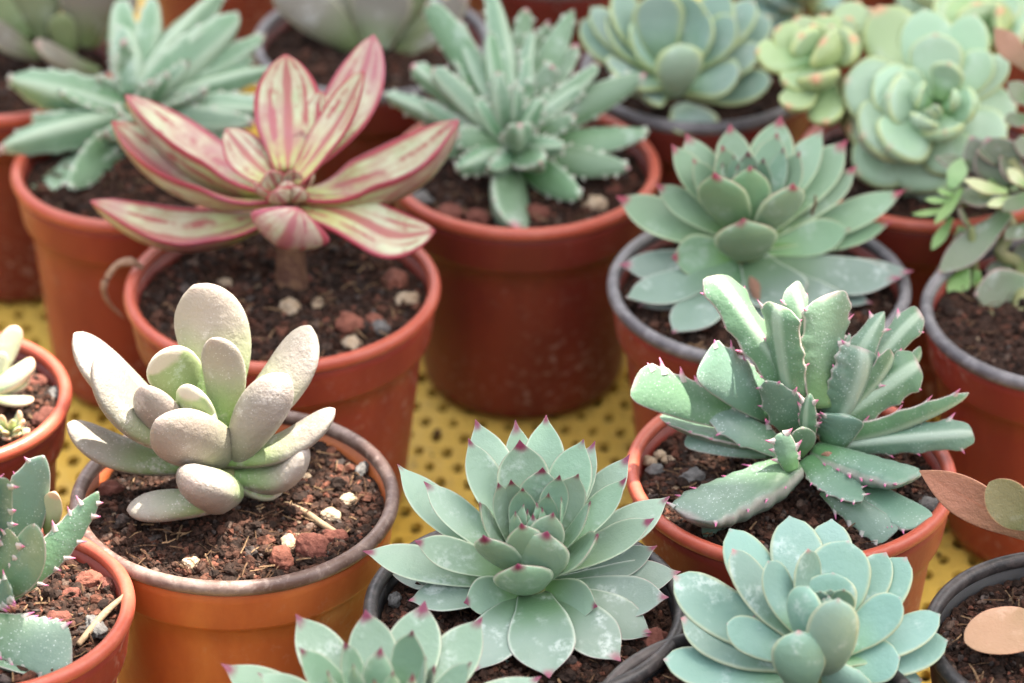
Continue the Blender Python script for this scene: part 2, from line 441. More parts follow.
GROUP = 'succulents growing in small plastic pots on the yellow mat'
POT_SOIL = {}
def potted(key, cx, cy, a, label, mat='terracotta', rim='rim_red', H=.068, crumbs=900, taper=.74, soil_drop=.006, red=1.0, lip=.0022):
    c = at_z(cx, cy, H); r = a / FPX * depth(c)
    loc = np.array([c[0], c[1], .0])
    rt = root('potted_succulent', tuple(loc), label, 'potted plant', GROUP)
    rb = r * taper; ri = r - lip; zb = H - .0155      # rim band bottom
    band0 = r - .0008; band1 = r - .0022; wall = lambda z: rb + (band1 - .0022 - rb) * (z / zb)
    z0 = .0016
    prof = [(0, .004), (rb * .55, .004), (rb * .62, z0), (rb - .0015, z0), (rb, z0 + .0015)]
    for k in range(1, 9): prof.append((wall(zb * k / 8 * .985), zb * k / 8 * .985))
    prof += [(wall(zb) + .0006, zb), (band1 - .0003, zb + .0006), (band1, zb + .0016)]
    prof += [(band1 + (band0 - band1) * k / 4, zb + .0016 + (H - .0042 - zb - .0016) * k / 4) for k in range(1, 5)]
    # inside wall back down below the soil
    zi = H - .0030
    prof += [(band0 - .0012, zi), (ri - .0004, zi), (ri - .0012, H - .010), (ri - .003, H - .02)]
    seed = random.random() * 6
    V, F = lathe(prof, 112, .004, seed)
    pot = mesh_obj('pot', V, F, M[mat], rt)
    lp = []
    rc, zc, ra, rbv = r - lip * .5 - .0003, H - .0019, lip * .5 + .0006, .0019
    for k in range(17):
        an = math.radians(-75 + 330 * k / 16 - 90 + 75 - 15)
        lp.append((rc + ra * math.cos(an), zc + rbv * math.sin(an)))
    V, F = lathe(lp, 112, .004, seed)
    mesh_obj('rim', V, F, M[rim], pot)
    soil = make_soil(wall(zb) - .0005 if soil_drop > .016 else ri - .0012, H - soil_drop, rt, int(crumbs * 2.7), red, seed * 7)
    POT_SOIL[key] = (rt, c, H - soil_drop, soil, r)
    return rt

# ------------------------------------------------------------------ leaves on a plant
class Plant:
    """leaves are given as points in photo pixels (through a zoom window) with real heights above the crown, so every tip is a true 3-D point"""
    def __init__(s, key, cpx, zc, win, mat, axis=ZAX, **defs):
        s.rt, s.pc, s.soil_z, s.soil, s.r = POT_SOIL[key]
        s.org = np.array(s.rt.location); s.win = win
        s.zc = s.soil_z + zc * .001
        s.C = at_z(cpx[0], cpx[1], s.zc); s.sc = FPX / depth(s.C); s.axis = nrm(axis)
        s.mat = mat; s.defs = defs
    def px(s, X, Y):
        x0, y0, k = s.win; return x0 + X / k, y0 + Y / k
    def pt(s, X, Y, z=None, g=None):
        u, v = s.px(X, Y)
        if z is not None: return at_z(u, v, s.zc + z * .001)
        return at_depth(u, v, depth(s.C) + g * .001)
    def add(s, X, Y, w, z=None, g=None, base=None, mat=None, name='leaf', label=None, **k):
        dd = dict(s.defs); dd.update(k)
        nm = dd.pop('nm', 'cup'); r0 = dd.pop('r0', 2.5); h0 = dd.pop('h0', None)
        T = s.pt(X, Y, z, g)
        rel = T - s.C
        if base is None:
            h = np.dot(rel, s.axis); hor = rel - h * s.axis
            hh = h0 * .001 if h0 is not None else max(-.001, min(.012, .28 * h))
            B = s.C + s.axis * hh + nrm(hor) * r0 * .001
        else:
            B = s.pt(base[0], base[1], base[2] if len(base) > 2 and base[2] is not None else None, base[3] if len(base) > 3 else None)
        d = nrm(T - B); al = np.dot(d, s.axis); r = T - s.C; r = r - np.dot(r, s.axis) * s.axis
        r = nrm(r) if np.linalg.norm(r) > .0004 else nrm(-FWD - np.dot(-FWD, s.axis) * s.axis)
        e = math.asin(max(-1, min(1, al)))
        if nm == 'cup':
            n = s.axis * math.cos(e) - r * math.sin(e)
            n = n + FWD * (-.45 if np.dot(n, -FWD) > -.2 else .45)
        elif nm == 'cam': n = -FWD
        elif nm == 'back': n = FWD * .8 + s.axis * .25
        elif nm == 'up': n = ZAX + (-FWD) * .3
        elif nm == 'edge': n = np.cross(d, -FWD)
        else: n = np.array(nm, float)
        if nm in ('cam', 'up') and abs(np.dot(nrm(n), d)) > .97: n = UP
        if 'roll' in dd: dd['roll'] = math.radians(dd['roll'] + random.uniform(-5, 5))
        else: dd['roll'] = math.radians(random.uniform(-7, 7))
        W = w / s.win[2] / s.sc * dd.pop('wide', 1.0)
        V, F, A = leaf(B, T, n, W, **dd)
        o = mesh_obj(name, V, F, M[mat or s.mat], s.rt, attrs={'lf': ('FLOAT_VECTOR', A)}, origin=s.org)
        if label: o['label'] = label
        return o
    def tube(s, pts, r, mat, name='stem', K=10, n=20):
        P = smooth_path(pts, n); rr = np.interp(np.linspace(0, 1, n), np.linspace(0, 1, len(r)), r)
        V, F = tube(P, rr, K)
        A = [(0.3, math.cos(6.28 * (i % K) / K), 0) for i in range(len(V))]
        return mesh_obj(name, V, F, M[mat], s.rt, attrs={'lf': ('FLOAT_VECTOR', A)}, origin=s.org)

def teeth_row(sides, n=5, h=.0022, rad=.0011, lo=.25, hi=.93, lean=.6):
    out = []
    for sg in sides:
        for k in range(n):
            out.append((sg, lo + (hi - lo) * (k + random.uniform(-.25, .25)) / max(1, n - 1), h * random.uniform(.6, 1.3), rad * random.uniform(.8, 1.2), lean * random.uniform(.5, 1.5)))
    return out

# ------------------------------------------------------------------ leaf materials
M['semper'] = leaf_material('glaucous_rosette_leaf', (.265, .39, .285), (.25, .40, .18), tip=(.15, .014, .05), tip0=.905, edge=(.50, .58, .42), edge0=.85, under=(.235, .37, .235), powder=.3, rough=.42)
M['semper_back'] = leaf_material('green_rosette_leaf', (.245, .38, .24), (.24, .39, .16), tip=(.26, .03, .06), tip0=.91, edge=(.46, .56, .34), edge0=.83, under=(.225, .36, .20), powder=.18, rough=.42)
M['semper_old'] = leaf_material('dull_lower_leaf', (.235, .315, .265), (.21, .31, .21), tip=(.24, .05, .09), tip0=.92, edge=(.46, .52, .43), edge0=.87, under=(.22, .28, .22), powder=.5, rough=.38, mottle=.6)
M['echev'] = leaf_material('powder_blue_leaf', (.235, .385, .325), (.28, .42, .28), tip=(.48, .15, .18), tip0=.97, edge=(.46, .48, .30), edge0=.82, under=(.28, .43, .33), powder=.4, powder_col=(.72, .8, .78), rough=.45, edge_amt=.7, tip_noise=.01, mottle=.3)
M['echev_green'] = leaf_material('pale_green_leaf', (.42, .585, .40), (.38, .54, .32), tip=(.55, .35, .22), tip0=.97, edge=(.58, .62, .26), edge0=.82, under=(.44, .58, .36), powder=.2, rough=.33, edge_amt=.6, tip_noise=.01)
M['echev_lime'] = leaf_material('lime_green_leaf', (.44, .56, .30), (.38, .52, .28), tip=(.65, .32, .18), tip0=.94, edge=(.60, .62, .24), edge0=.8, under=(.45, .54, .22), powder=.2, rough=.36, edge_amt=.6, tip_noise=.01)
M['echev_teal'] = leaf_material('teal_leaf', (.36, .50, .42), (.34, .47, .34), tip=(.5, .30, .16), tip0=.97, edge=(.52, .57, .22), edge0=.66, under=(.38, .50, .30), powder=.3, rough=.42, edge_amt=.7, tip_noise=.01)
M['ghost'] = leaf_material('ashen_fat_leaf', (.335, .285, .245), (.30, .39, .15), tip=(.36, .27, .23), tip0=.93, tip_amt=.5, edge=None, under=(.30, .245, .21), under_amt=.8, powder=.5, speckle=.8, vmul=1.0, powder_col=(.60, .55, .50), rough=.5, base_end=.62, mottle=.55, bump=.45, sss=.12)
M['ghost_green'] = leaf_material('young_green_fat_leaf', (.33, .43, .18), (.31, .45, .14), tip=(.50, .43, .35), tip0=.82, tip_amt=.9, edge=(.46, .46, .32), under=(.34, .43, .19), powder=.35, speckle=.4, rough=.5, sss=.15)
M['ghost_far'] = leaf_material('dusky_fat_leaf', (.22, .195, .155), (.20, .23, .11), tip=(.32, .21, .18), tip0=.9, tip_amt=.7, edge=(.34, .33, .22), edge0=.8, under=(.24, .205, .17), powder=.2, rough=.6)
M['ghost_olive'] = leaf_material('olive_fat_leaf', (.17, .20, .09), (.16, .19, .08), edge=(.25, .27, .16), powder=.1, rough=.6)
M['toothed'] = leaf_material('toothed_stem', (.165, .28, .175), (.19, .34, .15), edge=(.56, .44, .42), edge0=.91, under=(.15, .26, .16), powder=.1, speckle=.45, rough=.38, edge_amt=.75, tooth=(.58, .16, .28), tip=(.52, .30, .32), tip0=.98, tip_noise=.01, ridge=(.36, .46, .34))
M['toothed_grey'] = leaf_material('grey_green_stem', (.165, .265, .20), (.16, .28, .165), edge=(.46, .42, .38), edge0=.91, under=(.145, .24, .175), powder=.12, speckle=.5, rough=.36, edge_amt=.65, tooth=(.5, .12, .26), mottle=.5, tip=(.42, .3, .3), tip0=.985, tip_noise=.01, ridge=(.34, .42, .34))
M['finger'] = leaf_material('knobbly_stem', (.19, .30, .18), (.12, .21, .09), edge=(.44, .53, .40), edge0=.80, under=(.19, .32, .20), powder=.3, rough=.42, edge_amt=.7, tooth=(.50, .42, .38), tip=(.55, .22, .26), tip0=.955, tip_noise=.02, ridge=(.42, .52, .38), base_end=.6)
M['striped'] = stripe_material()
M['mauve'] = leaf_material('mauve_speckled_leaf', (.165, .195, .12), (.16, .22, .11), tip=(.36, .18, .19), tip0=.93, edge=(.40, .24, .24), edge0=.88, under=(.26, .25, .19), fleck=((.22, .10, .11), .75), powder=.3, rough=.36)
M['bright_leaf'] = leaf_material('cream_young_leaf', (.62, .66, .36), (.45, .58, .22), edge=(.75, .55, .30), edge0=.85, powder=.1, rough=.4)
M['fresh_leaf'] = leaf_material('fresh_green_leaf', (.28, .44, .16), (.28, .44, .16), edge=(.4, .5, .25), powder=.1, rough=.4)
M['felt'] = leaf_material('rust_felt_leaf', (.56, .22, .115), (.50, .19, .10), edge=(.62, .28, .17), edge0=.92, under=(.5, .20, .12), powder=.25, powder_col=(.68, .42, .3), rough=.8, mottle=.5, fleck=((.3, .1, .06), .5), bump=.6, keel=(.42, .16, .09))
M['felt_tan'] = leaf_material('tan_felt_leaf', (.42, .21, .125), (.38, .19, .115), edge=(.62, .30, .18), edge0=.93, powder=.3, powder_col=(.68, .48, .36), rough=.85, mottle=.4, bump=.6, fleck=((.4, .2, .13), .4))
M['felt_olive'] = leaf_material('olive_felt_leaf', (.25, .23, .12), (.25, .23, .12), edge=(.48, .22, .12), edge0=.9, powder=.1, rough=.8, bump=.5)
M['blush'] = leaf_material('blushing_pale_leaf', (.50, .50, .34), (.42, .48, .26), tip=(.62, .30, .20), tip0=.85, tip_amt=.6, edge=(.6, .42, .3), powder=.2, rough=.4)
M['stem_red'] = plain_material('reddish_stem', (.10, .04, .028), (.24, .13, .07), 260, .6, .9)
M['stem_green'] = plain_material('green_stem', (.17, .21, .08), (.24, .22, .10), 180, .5)
M['bark'] = plain_material('dry_bark', (.30, .17, .10), (.42, .27, .18), 300, .8, .6)
M['straw'] = plain_material('dry_straw', (.20, .13, .075), (.28, .2, .12), 300, .7)
M['stone_tan'] = plain_material('tan_stone', (.36, .25, .15), (.46, .36, .26), 500, .8, .7)
M['stone_red'] = plain_material('red_lava_stone', (.15, .045, .03), (.23, .08, .055), 700, .85, .9)
M['stone_grey'] = plain_material('grey_stone', (.10, .095, .09), (.18, .17, .16), 500, .8, .7)
M['bark_chip'] = plain_material('brown_bark_chip', (.15, .05, .03), (.24, .08, .05), 400, .8, .6)
M['dead'] = plain_material('withered_leaf', (.24, .12, .08), (.34, .2, .13), 400, .8, .6)

# ------------------------------------------------------------------ the pots
potted('ghost', 235, 492, 163, 'orange pot with dusty brown rim holding a plump ash-pink fat-leaved succulent', 'orange', 'rim_brown', crumbs=2600)
potted('striped', 282, 283, 157, 'terracotta pot holding the red and cream striped succulent on a short stem', 'terracotta', 'rim_red', crumbs=1900, red=1.2)
potted('knobbly', 523, 163, 137, 'brick red pot with knobbly green finger-stemmed succulent, between striped plant and pink-tipped rosette', 'brick', 'rim_red', crumbs=1100, red=1.2)
potted('rosette_back', 759, 281, 151, 'grey rimmed pot with a pink-tipped green rosette, directly behind the spiny toothed succulent', 'terracotta', 'rim_grey', crumbs=1100)
potted('toothed', 791, 468, 165, 'terracotta pot with a spiny toothed succulent, one of its upright stems sunlit white', 'terracotta', 'rim_red', crumbs=2400)
potted('rosette', 526, 602, 161, 'black pot with wide open grey-green rosette, purple-tipped, front centre of the mat', 'black', 'rim_black', crumbs=1900)
potted('trailing', 1072, 308, 150, 'dark rimmed pot with mauve speckled trailing leaves at the right edge', 'terracotta', 'rim_grey', crumbs=900)
potted('small_left', -60, 393, 130, 'brick red pot at the left edge with pale blushing leaves and a tiny yellow-pink rosette', 'brick', 'rim_red', crumbs=1000, red=1.2)
potted('toothed_left', -19, 603, 152, 'terracotta pot at lower left with dark toothed stems over sunlit crumbly soil', 'terracotta', 'rim_red', crumbs=1900, red=1.4)
potted('spiky_back', 130, 165, 118, 'terracotta pot with a blunt jagged green succulent behind the striped plant', 'terracotta', 'rim_red', crumbs=700)
potted('felt', 1075, 632, 150, 'black pot at the right edge with rust brown felt leaves', 'black', 'rim_black', crumbs=1400)
potted('echev', 760, 722, 172, 'black pot overflowing with a powder blue rosette at the bottom edge', 'black', 'rim_black', crumbs=1400)
potted('rosette_low', 388, 800, 150, 'pot cut by the bottom edge with a small tight purple-tipped rosette', 'black', 'rim_black', crumbs=300)
potted('cluster', 928, 158, 132, 'brick red pot crowded with plump pale green and lime rosettes', 'brick', 'rim_red', crumbs=500)
potted('teal', 700, 68, 120, 'pot with a blurred teal rosette at the top, dark soil beneath', 'brick', 'rim_grey', crumbs=500, red=.4)
potted('dusky_left', 2, 62, 118, 'pot in the top left corner with dusky brown fat leaves', 'brick', 'rim_red', crumbs=500)
potted('dusky_back', 372, 38, 120, 'grey rimmed pot at the top with large dusky grey-green fat leaves', 'brick', 'rim_grey', crumbs=500)
potted('far_brown', 236, -146, 112, 'plain brick red pot far back between the top-row plants', 'brick', 'rim_red', crumbs=150)
potted('far_blue', 815, -72, 112, 'pot beyond the top edge with hazy blue-grey leaves', 'brick', 'rim_grey', crumbs=150)
potted('far_green', 1010, -62, 108, 'brick red pot beyond the top right corner with lime green rosette leaves', 'brick', 'rim_red', crumbs=150)
potted('far_grey', 560, -60, 112, 'grey rimmed pot at the very back behind the knobbly plant', 'brick', 'rim_grey', crumbs=300, red=.4)

# ------------------------------------------------------------------ ash-pink fat-leaved plant
P = Plant('ghost', (206, 478), 8, (50, 270, 3.413), 'ghost', prof='fat', thick=.52, bend=-.10, cup=.02, topfrac=.42, ex=.9)
for X, Y, z, w, k in [
    (490, 52, 46, 250, dict(thick=.4, side=.11)), (887, 190, 36, 205, dict(thick=.45, side=.05)), (84, 214, 32, 205, dict(thick=.45, side=.04, nm=(.75,-.25,.75))),
    (165, 285, 35, 205, dict(thick=.48, side=-.09, nm=(.7,-.35,.75))), (552, 234, 39, 146, dict(side=.09, nm='cam', thick=.5)), (812, 356, 30, 168, dict(base=(640, 650, 4), side=.05, nm='back', thick=.55)),
    (972, 474, 20, 135, dict(side=.04)), (312, 392, 30, 150, dict(side=-.06, nm='back', thick=.55, base=(430, 600, 5))), (60, 524, 15, 145, dict(bend=-.16, nm=(.4,-.3,.9))),
    (362, 512, 26, 218, dict(thick=.5, base=(625, 625, 3), nm='back', bend=-.06)), (372, 290, 35, 165, dict(mat='ghost_green', thick=.4, nm='cam', base=(550, 500, 12), wide=1.1)),
    (472, 388, 30, 130, dict(mat='ghost_green', base=(560, 520, 12))), (425, 448, 23, 52, dict(mat='ghost_green')), (540, 470, 22, 60, dict(mat='ghost_green'))]:
    P.add(X, Y, w, z=z, **k)
P.win = (60, 400, 2.844)
P.add(375, 212, 165, z=14, base=(495, 262, 0), nm='up', thick=.75, bend=-.04)
P.add(190, 312, 104, z=-1, base=(470, 290, 2), nm=(-.2, -.3, 1), thick=.7, bend=.02)
P.add(695, 132, 118, z=12, base=(480, 215, 1), bend=-.22, nm=(.2, -.2, 1), thick=.7)
P.add(640, 250, 100, z=-2, base=(470, 215, 1), bend=-.04, nm=(0, -.5, .8), thick=.7, mat='ghost_green')
P.tube([P.pt(440, 200, 3), P.pt(450, 250, -3), P.pt(440, 300, -9)], [.005, .0045, .0045], 'stem_green')

# ------------------------------------------------------------------ striped plant
P = Plant('striped', (289, 203), 27, (80, 30, 2.626), 'striped', prof='boat', thick=.24, bend=-.10, cup=.42, cup_pow=1.2, topfrac=.4, wide=1.08)
for X, Y, z, w, k in [
    (120, 168, 13, 185, dict(nm=(.25,.05,1), bend=-.12, thick=.16, cup=.85, cup_pow=1.05, roll=8)), (84, 238, 10, 205, dict(nm=(.2,-.1,1), bend=-.17, thick=.16, cup=.8, cup_pow=1.05, roll=4)), (28, 452, -2, 175, dict(bend=-.24, nm=(.12,-.1,1), thick=.16, cup=.7, cup_pow=1.1, roll=6, side=.04)),
    (540, 64, 31, 165, dict(cup=.2, nm=(0, -.9, .3), thick=.14)), (772, 14, 32, 148, dict(cup=.2, thick=.16, side=.05)), (748, 108, 33, 120, dict(nm=(-.8,-.5,.2), side=-.05, thick=.2, base=(560, 400, 8))),
    (634, 158, 24, 80, {}), (382, 260, 15, 112, dict(thick=.16, cup=.2)), (585, 262, 16, 62, dict(base=(545, 400, 4))),
    (995, 238, 13, 215, dict(bend=-.2, nm=(-.25,.1,1), cup=.85, cup_pow=1.05, thick=.16, roll=0)), (932, 528, -6, 155, dict(bend=.14, hook=.42, nm=(-.05,-.2,1), cup=.2, roll=0, twist=.3)),
    (572, 466, 9, 200, dict(base=(545, 520, -3), nm='back', bend=-.3, cup=.25, thick=.22)),
    (464, 405, 9, 78, dict(base=(535, 430, 1))), (498, 372, 11, 76, dict(nm='cam')), (562, 368, 12, 60, dict(nm='cam')), (612, 372, 10, 56, dict(base=(555, 425, 2))), (545, 396, 9, 56, {}), (510, 420, 10, 70, dict(nm='back')), (585, 415, 9, 60, dict(nm='back'))]:
    P.add(X, Y, w, z=z, **k)
b = np.array([P.C[0], P.C[1], P.soil_z])
P.tube([P.C + ZAX * .002, P.C * .5 + b * .5, b - ZAX * .004], [.0034, .0040, .0048], 'stem_red', n=12)

# ------------------------------------------------------------------ purple-tipped rosette, front
def rosette(P, rows):
    for r in rows:
        X, Y, z, w = r[:4]; k = r[4] if len(r) > 4 else {}
        P.add(X, Y, w, z=z, **k)
P = Plant('rosette', (532, 586), 8, (360, 410, 3.103), 'semper', prof='semper', thick=.15, bend=-.07, cup=.16, wide=1.0)
rosette(P, [
    (358, 28, 29, 138), (482, 30, 23, 110), (578, 16, 29, 142), (336, 88, 29, 122), (495, 92, 31, 165), (694, 90, 29, 142), (730, 96, 24, 110),
    (838, 138, 21, 125), (116, 168, 17, 135, dict(side=-.03)), (198, 220, 20, 118), (826, 208, 23, 112), (962, 268, 12, 140), (912, 334, 15, 128),
    (8, 436, 6, 140, dict(hook=-.04)), (168, 405, 13, 112, dict(roll=-20)), (322, 598, 2, 125, dict(roll=-42, hook=-.1)), (738, 610, 2, 122, dict(roll=40, hook=-.1)),
    (490, 478, 16, 185, dict(bend=-.13, cup=.2, nm='back', h0=1.5, hook=-.05)), (582, 374, 23, 178, dict(bend=-.12, nm='back', h0=4, hook=-.04)), (382, 386, 21, 152, dict(bend=-.10, nm=(.35,.7,.2), hook=-.03)), (740, 384, 19, 150, dict(side=.04)),
    (500, 352, 25, 122, dict(nm='back', bend=-.1, hook=-.04)), (600, 318, 26, 112, dict(nm='back', bend=-.1, hook=-.04)), (370, 284, 25, 95), (716, 282, 25, 92), (428, 224, 29, 78, dict(nm=(.5,-.6,.3))), (468, 215, 29, 78, dict(nm='cam')), (678, 198, 29, 118, dict(nm='cam')), (567, 178, 29, 140, dict(nm='cam')), (620, 200, 29, 90, dict(nm='cam')),
    (505, 240, 28, 90, dict(nm='cam')), (585, 258, 27, 74, dict(nm='cam')), (625, 268, 26, 62), (483, 312, 24, 60), (508, 290, 24, 52), (547, 286, 24, 52), (537, 320, 23, 54, dict(nm='back')), (565, 300, 24, 46), (520, 306, 23, 40)])
old = dict(mat='semper_old', r0=3, h0=-.5)
rosette(P, [
    (138, 500, 0, 108, old), (150, 590, -2, 150, dict(old, bend=.02)), (958, 582, 1, 155, dict(old, roll=10)), (996, 500, -1, 140, old), (922, 422, 2, 125, old),
    (905, 690, -4, 140, old), (60, 470, -3, 130, dict(old)), (780, 350, 4, 130, old)])
P.win = (340, 450, 2.926)
old = dict(mat='semper_old', r0=3, h0=-1.5, bend=.06)
rosette(P, [
    (612, 668, -5, 196, dict(old, h0=0)), (392, 648, -5, 165, old), (822, 618, -5, 162, dict(old, hook=-.03)), (915, 545, -5, 150, old), (700, 645, -9, 110, old), (500, 652, -8, 100, old),
    (590, 640, -9, 90, old), (205, 440, -3, 130, old)])
P.add(880, 640, 60, z=-9, base=(720, 560, -6), mat='dead', bend=.1); P.add(440, 668, 55, z=-11, base=(520, 560, -7), mat='dead', bend=.1)
b = np.array([P.C[0], P.C[1], P.soil_z])
P.tube([P.C + ZAX * .006, P.C, b - ZAX * .004], [.0035, .004, .005], 'stem_green', n=8)

# ------------------------------------------------------------------ pink-tipped rosette, behind
P = Plant('rosette_back', (748, 254), 12, (600, 110, 3.103), 'semper_back', prof='semper', thick=.16, bend=-.07, cup=.14, wide=1.02)
rosette(P, [
    (222, 105, 26, 105), (266, 72, 24, 128), (403, 42, 27, 118), (562, 18, 27, 140), (692, 58, 24, 115), (768, 92, 20, 140), (380, 108, 29, 108), (550, 70, 29, 118),
    (798, 170, 15, 120), (620, 128, 27, 112), (948, 246, 9, 120), (908, 345, 3, 95), (355, 193, 29, 165, dict(nm=(.2,.8,.2), bend=-.1, hook=-.05)), (466, 172, 30, 132, dict(nm='back', bend=-.1, hook=-.05)), (600, 228, 26, 165, dict(nm=(-.4,.7,.25), bend=-.1, hook=-.05)),
    (445, 336, 18, 190, dict(bend=-.15, nm='back', h0=1, hook=-.05)), (288, 150, 25, 95), (172, 228, 16, 95, dict(roll=-15)), (50, 266, 10, 140), (222, 458, 1, 130, dict(roll=-42)), (778, 368, 5, 112, dict(roll=35)),
    (380, 162, 28, 72, dict(mat='semper')), (430, 166, 27, 60, dict(mat='semper')), (460, 126, 28, 84, dict(mat='semper', nm='cam')), (507, 148, 27, 74, dict(mat='semper')), (570, 116, 28, 72, dict(mat='semper')), (480, 170, 26, 50, dict(mat='semper')), (440, 148, 26, 46, dict(mat='semper')), (415, 140, 27, 60, dict(mat='semper', nm='cam'))])
old = dict(mat='semper_old', r0=3, h0=-1)
rosette(P, [
    (78, 582, -4, 145, old), (935, 522, -2, 150, old), (972, 500, -4, 130, old), (780, 640, -5, 140, dict(old, hook=-.05)), (225, 690, -7, 150, old), (120, 610, -8, 120, old),
    (590, 612, -5, 200, dict(old, h0=0)), (470, 650, -8, 130, old), (845, 600, -8, 110, old), (60, 480, -4, 130, old), (560, 720, -10, 130, old)])
P.add(668, 262, 26, z=15, mat='dead', base=(650, 330, 6)); P.add(335, 515, 60, z=0, base=(385, 600, -5), mat='dead', prof='point', cup=.5, twist=.8); P.add(465, 515, 45, z=0, base=(490, 590, -5), mat='dead', prof='point', cup=.5, twist=-.6)
b = np.array([P.C[0], P.C[1], P.soil_z])
P.tube([P.C + ZAX * .006, P.C, b - ZAX * .004], [.0035, .004, .005], 'stem_green', n=8)

# ------------------------------------------------------------------ small tight rosette at the bottom edge
P = Plant('rosette_low', (388, 758), 4, (200, 580, 2.844), 'semper', prof='semper', thick=.15, bend=-.07, cup=.16, wide=1.0)
rosette(P, [
    (272, 98, 23, 150), (470, 84, 26, 140), (640, 60, 22, 165), (803, 106, 20, 150), (605, 142, 29, 118), (412, 175, 29, 100), (283, 192, 26, 110), (60, 238, 14, 150), (163, 264, 18, 120),
    (515, 190, 31, 105), (437, 236, 30, 80), (640, 215, 29, 80), (362, 256, 28, 90), (548, 256, 31, 70), (495, 280, 31, 60), (606, 264, 30, 60), (773, 232, 24, 100), (668, 240, 27, 80),
    (970, 275, 8, 150), (560, 300, 30, 60), (450, 300, 30, 60), (700, 330, 24, 110), (330, 340, 26, 110), (520, 360, 28, 120), (420, 380, 24, 130), (620, 390, 22, 140), (800, 400, 14, 150), (200, 400, 12, 150),
    (60, 420, 4, 150), (500, 480, 14, 180), (350, 470, 12, 160), (700, 500, 8, 170), (940, 420, 2, 150)])
b = np.array([P.C[0], P.C[1], P.soil_z])
P.tube([P.C + ZAX * .006, P.C, b - ZAX * .004], [.0035, .004, .005], 'stem_green', n=8)

# ------------------------------------------------------------------ powder blue rosette, front right
P = Plant('echev', (822, 672), 6, (650, 510, 3.303), 'echev', prof='echev', thick=.24, bend=-.10, cup=.12, topfrac=.4, wide=1.1)
rosette(P, [
    (262, 62, 20, 158), (460, 18, 22, 170), (600, 28, 21, 160), (655, 100, 23, 200, dict(nm='cam')), (780, 138, 17, 130), (848, 156, 16, 150), (272, 128, 23, 122, dict(side=-.03)), (388, 168, 25, 118),
    (522, 128, 26, 118, dict(roll=25)), (604, 206, 20, 170, dict(nm='cam', bend=-.02)), (522, 252, 25, 145, dict(nm=(.6,.5,.2), bend=-.12)), (622, 292, 28, 154, dict(bend=-.13, nm='back', h0=2, cup=.2, hook=-.02)), (490, 396, 19, 164, dict(bend=-.15, nm='back', base=(500, 590, 1), cup=.2, hook=-.03)), (690, 530, 5, 180, dict(nm='back', bend=-.1, h0=-3)), (430, 620, -3, 180, dict(nm='back', bend=-.1, h0=-4)), (560, 610, -2, 180, dict(nm='back', bend=-.1, h0=-4)), (76, 220, 14, 178), (102, 358, 8, 178),
    (252, 374, 12, 120, dict(roll=-20)), (44, 492, 2, 160), (828, 288, 15, 130, dict(roll=15)), (958, 342, 9, 140), (984, 430, 3, 140), (826, 488, 4, 140, dict(roll=20)),
    (562, 268, 24, 80, dict(nm='cam')), (596, 262, 24, 80, dict(nm='cam')), (640, 262, 25, 80, dict(nm='cam')), (590, 284, 23, 50), (575, 290, 23, 44), (680, 560, -2, 170), (420, 590, -3, 180), (250, 560, -3, 170), (560, 640, -6, 190), (900, 560, -5, 150), (120, 600, -6, 160), (760, 620, -7, 160),
    (340, 350, 8, 130)])
b = np.array([P.C[0], P.C[1], P.soil_z])
P.tube([P.C + ZAX * .004, P.C * .6 + b * .4, b - ZAX * .004], [.003, .004, .005], 'stem_green', n=8)

# ------------------------------------------------------------------ spiny toothed plant
P = Plant('toothed', (812, 452), 9, (620, 260, 2.844), 'toothed', prof='blade', thick=.5, bend=-.04, cup=.05, topfrac=.45, r0=3.5, nm='cam', ey=1.5, wide=1.0, scallop=.2, tri=.55)
T_R = lambda n=5: teeth_row([1], n, .0013, .0006); T_L = lambda n=5: teeth_row([-1], n, .0013, .0006)
T_B = lambda n=4: teeth_row([1], min(n, 4), .0023, .0007, .3, .88) + teeth_row([-1], 3, .0016, .0006, .4, .88)
LT = lambda n=4, h=.0030: teeth_row([1], n, h, .0006, lean=.9)
def blade(X, Y, z, w, teeth=None, **k):
    if P.mat == 'toothed' and 'nm' not in k and 'base' not in k:      # upright stems: a keel faces outwards, two flat flanks meet on it
        k.update(nm='back', tri=.8, thick=.62, wide=.95); k['roll'] = random.choice([-38, -26, 28, 40])
    k.setdefault('roll', random.choice([-28, -18, 16, 26])); k.setdefault('slant', random.choice([-.3, .4, .3, -.2]))
    P.add(X, Y, w, z=z, teeth=teeth, **k)
blade(268, 44, 42, 112, T_B(5), side=.02, roll=-12)
blade(486, 70, 42, 96, T_B(5), roll=10)
blade(592, 98, 40, 140, T_B(5), roll=0, slant=.3, nm=(.4,-.5,.8), prof='blade', base=(575, 420, 14), tri=.2)
blade(452, 126, 40, 116, T_B(6), slant=.25)
blade(752, 148, 32, 92, T_B(4), roll=-25, prof='spear')
blade(856, 150, 29, 82, T_B(4), roll=-30)
blade(775, 264, 25, 88, T_B(4), roll=-15)
blade(850, 295, 21, 118, T_B(4), slant=.2)
blade(858, 262, 20, 70, None)
blade(992, 378, 13, 100, T_B(5), roll=-35, prof='spear')
blade(1004, 492, 4, 86, T_B(4), roll=-10, mat='toothed_grey')
blade(236, 282, 28, 142, teeth_row([1], 5, .0026, .0007, lean=.8), slant=-.25, prof='blade', base=(470, 440, 6), mat='toothed_grey')
blade(40, 348, 22, 118, teeth_row([1], 6, .0030, .0009, lean=.8), base=(420, 470, 4), roll=10)
blade(220, 402, 12, 92, T_B(6), base=(470, 545, 3), prof='spear', mat='toothed_grey')
blade(690, 250, 28, 150, teeth_row([1], 6, .002, .0006), slant=.3, side=-.03, mat='toothed_grey')
blade(415, 345, 23, 112, T_B(6), slant=-.2, prof='spear', base=(530, 520, 3), mat='toothed_grey')
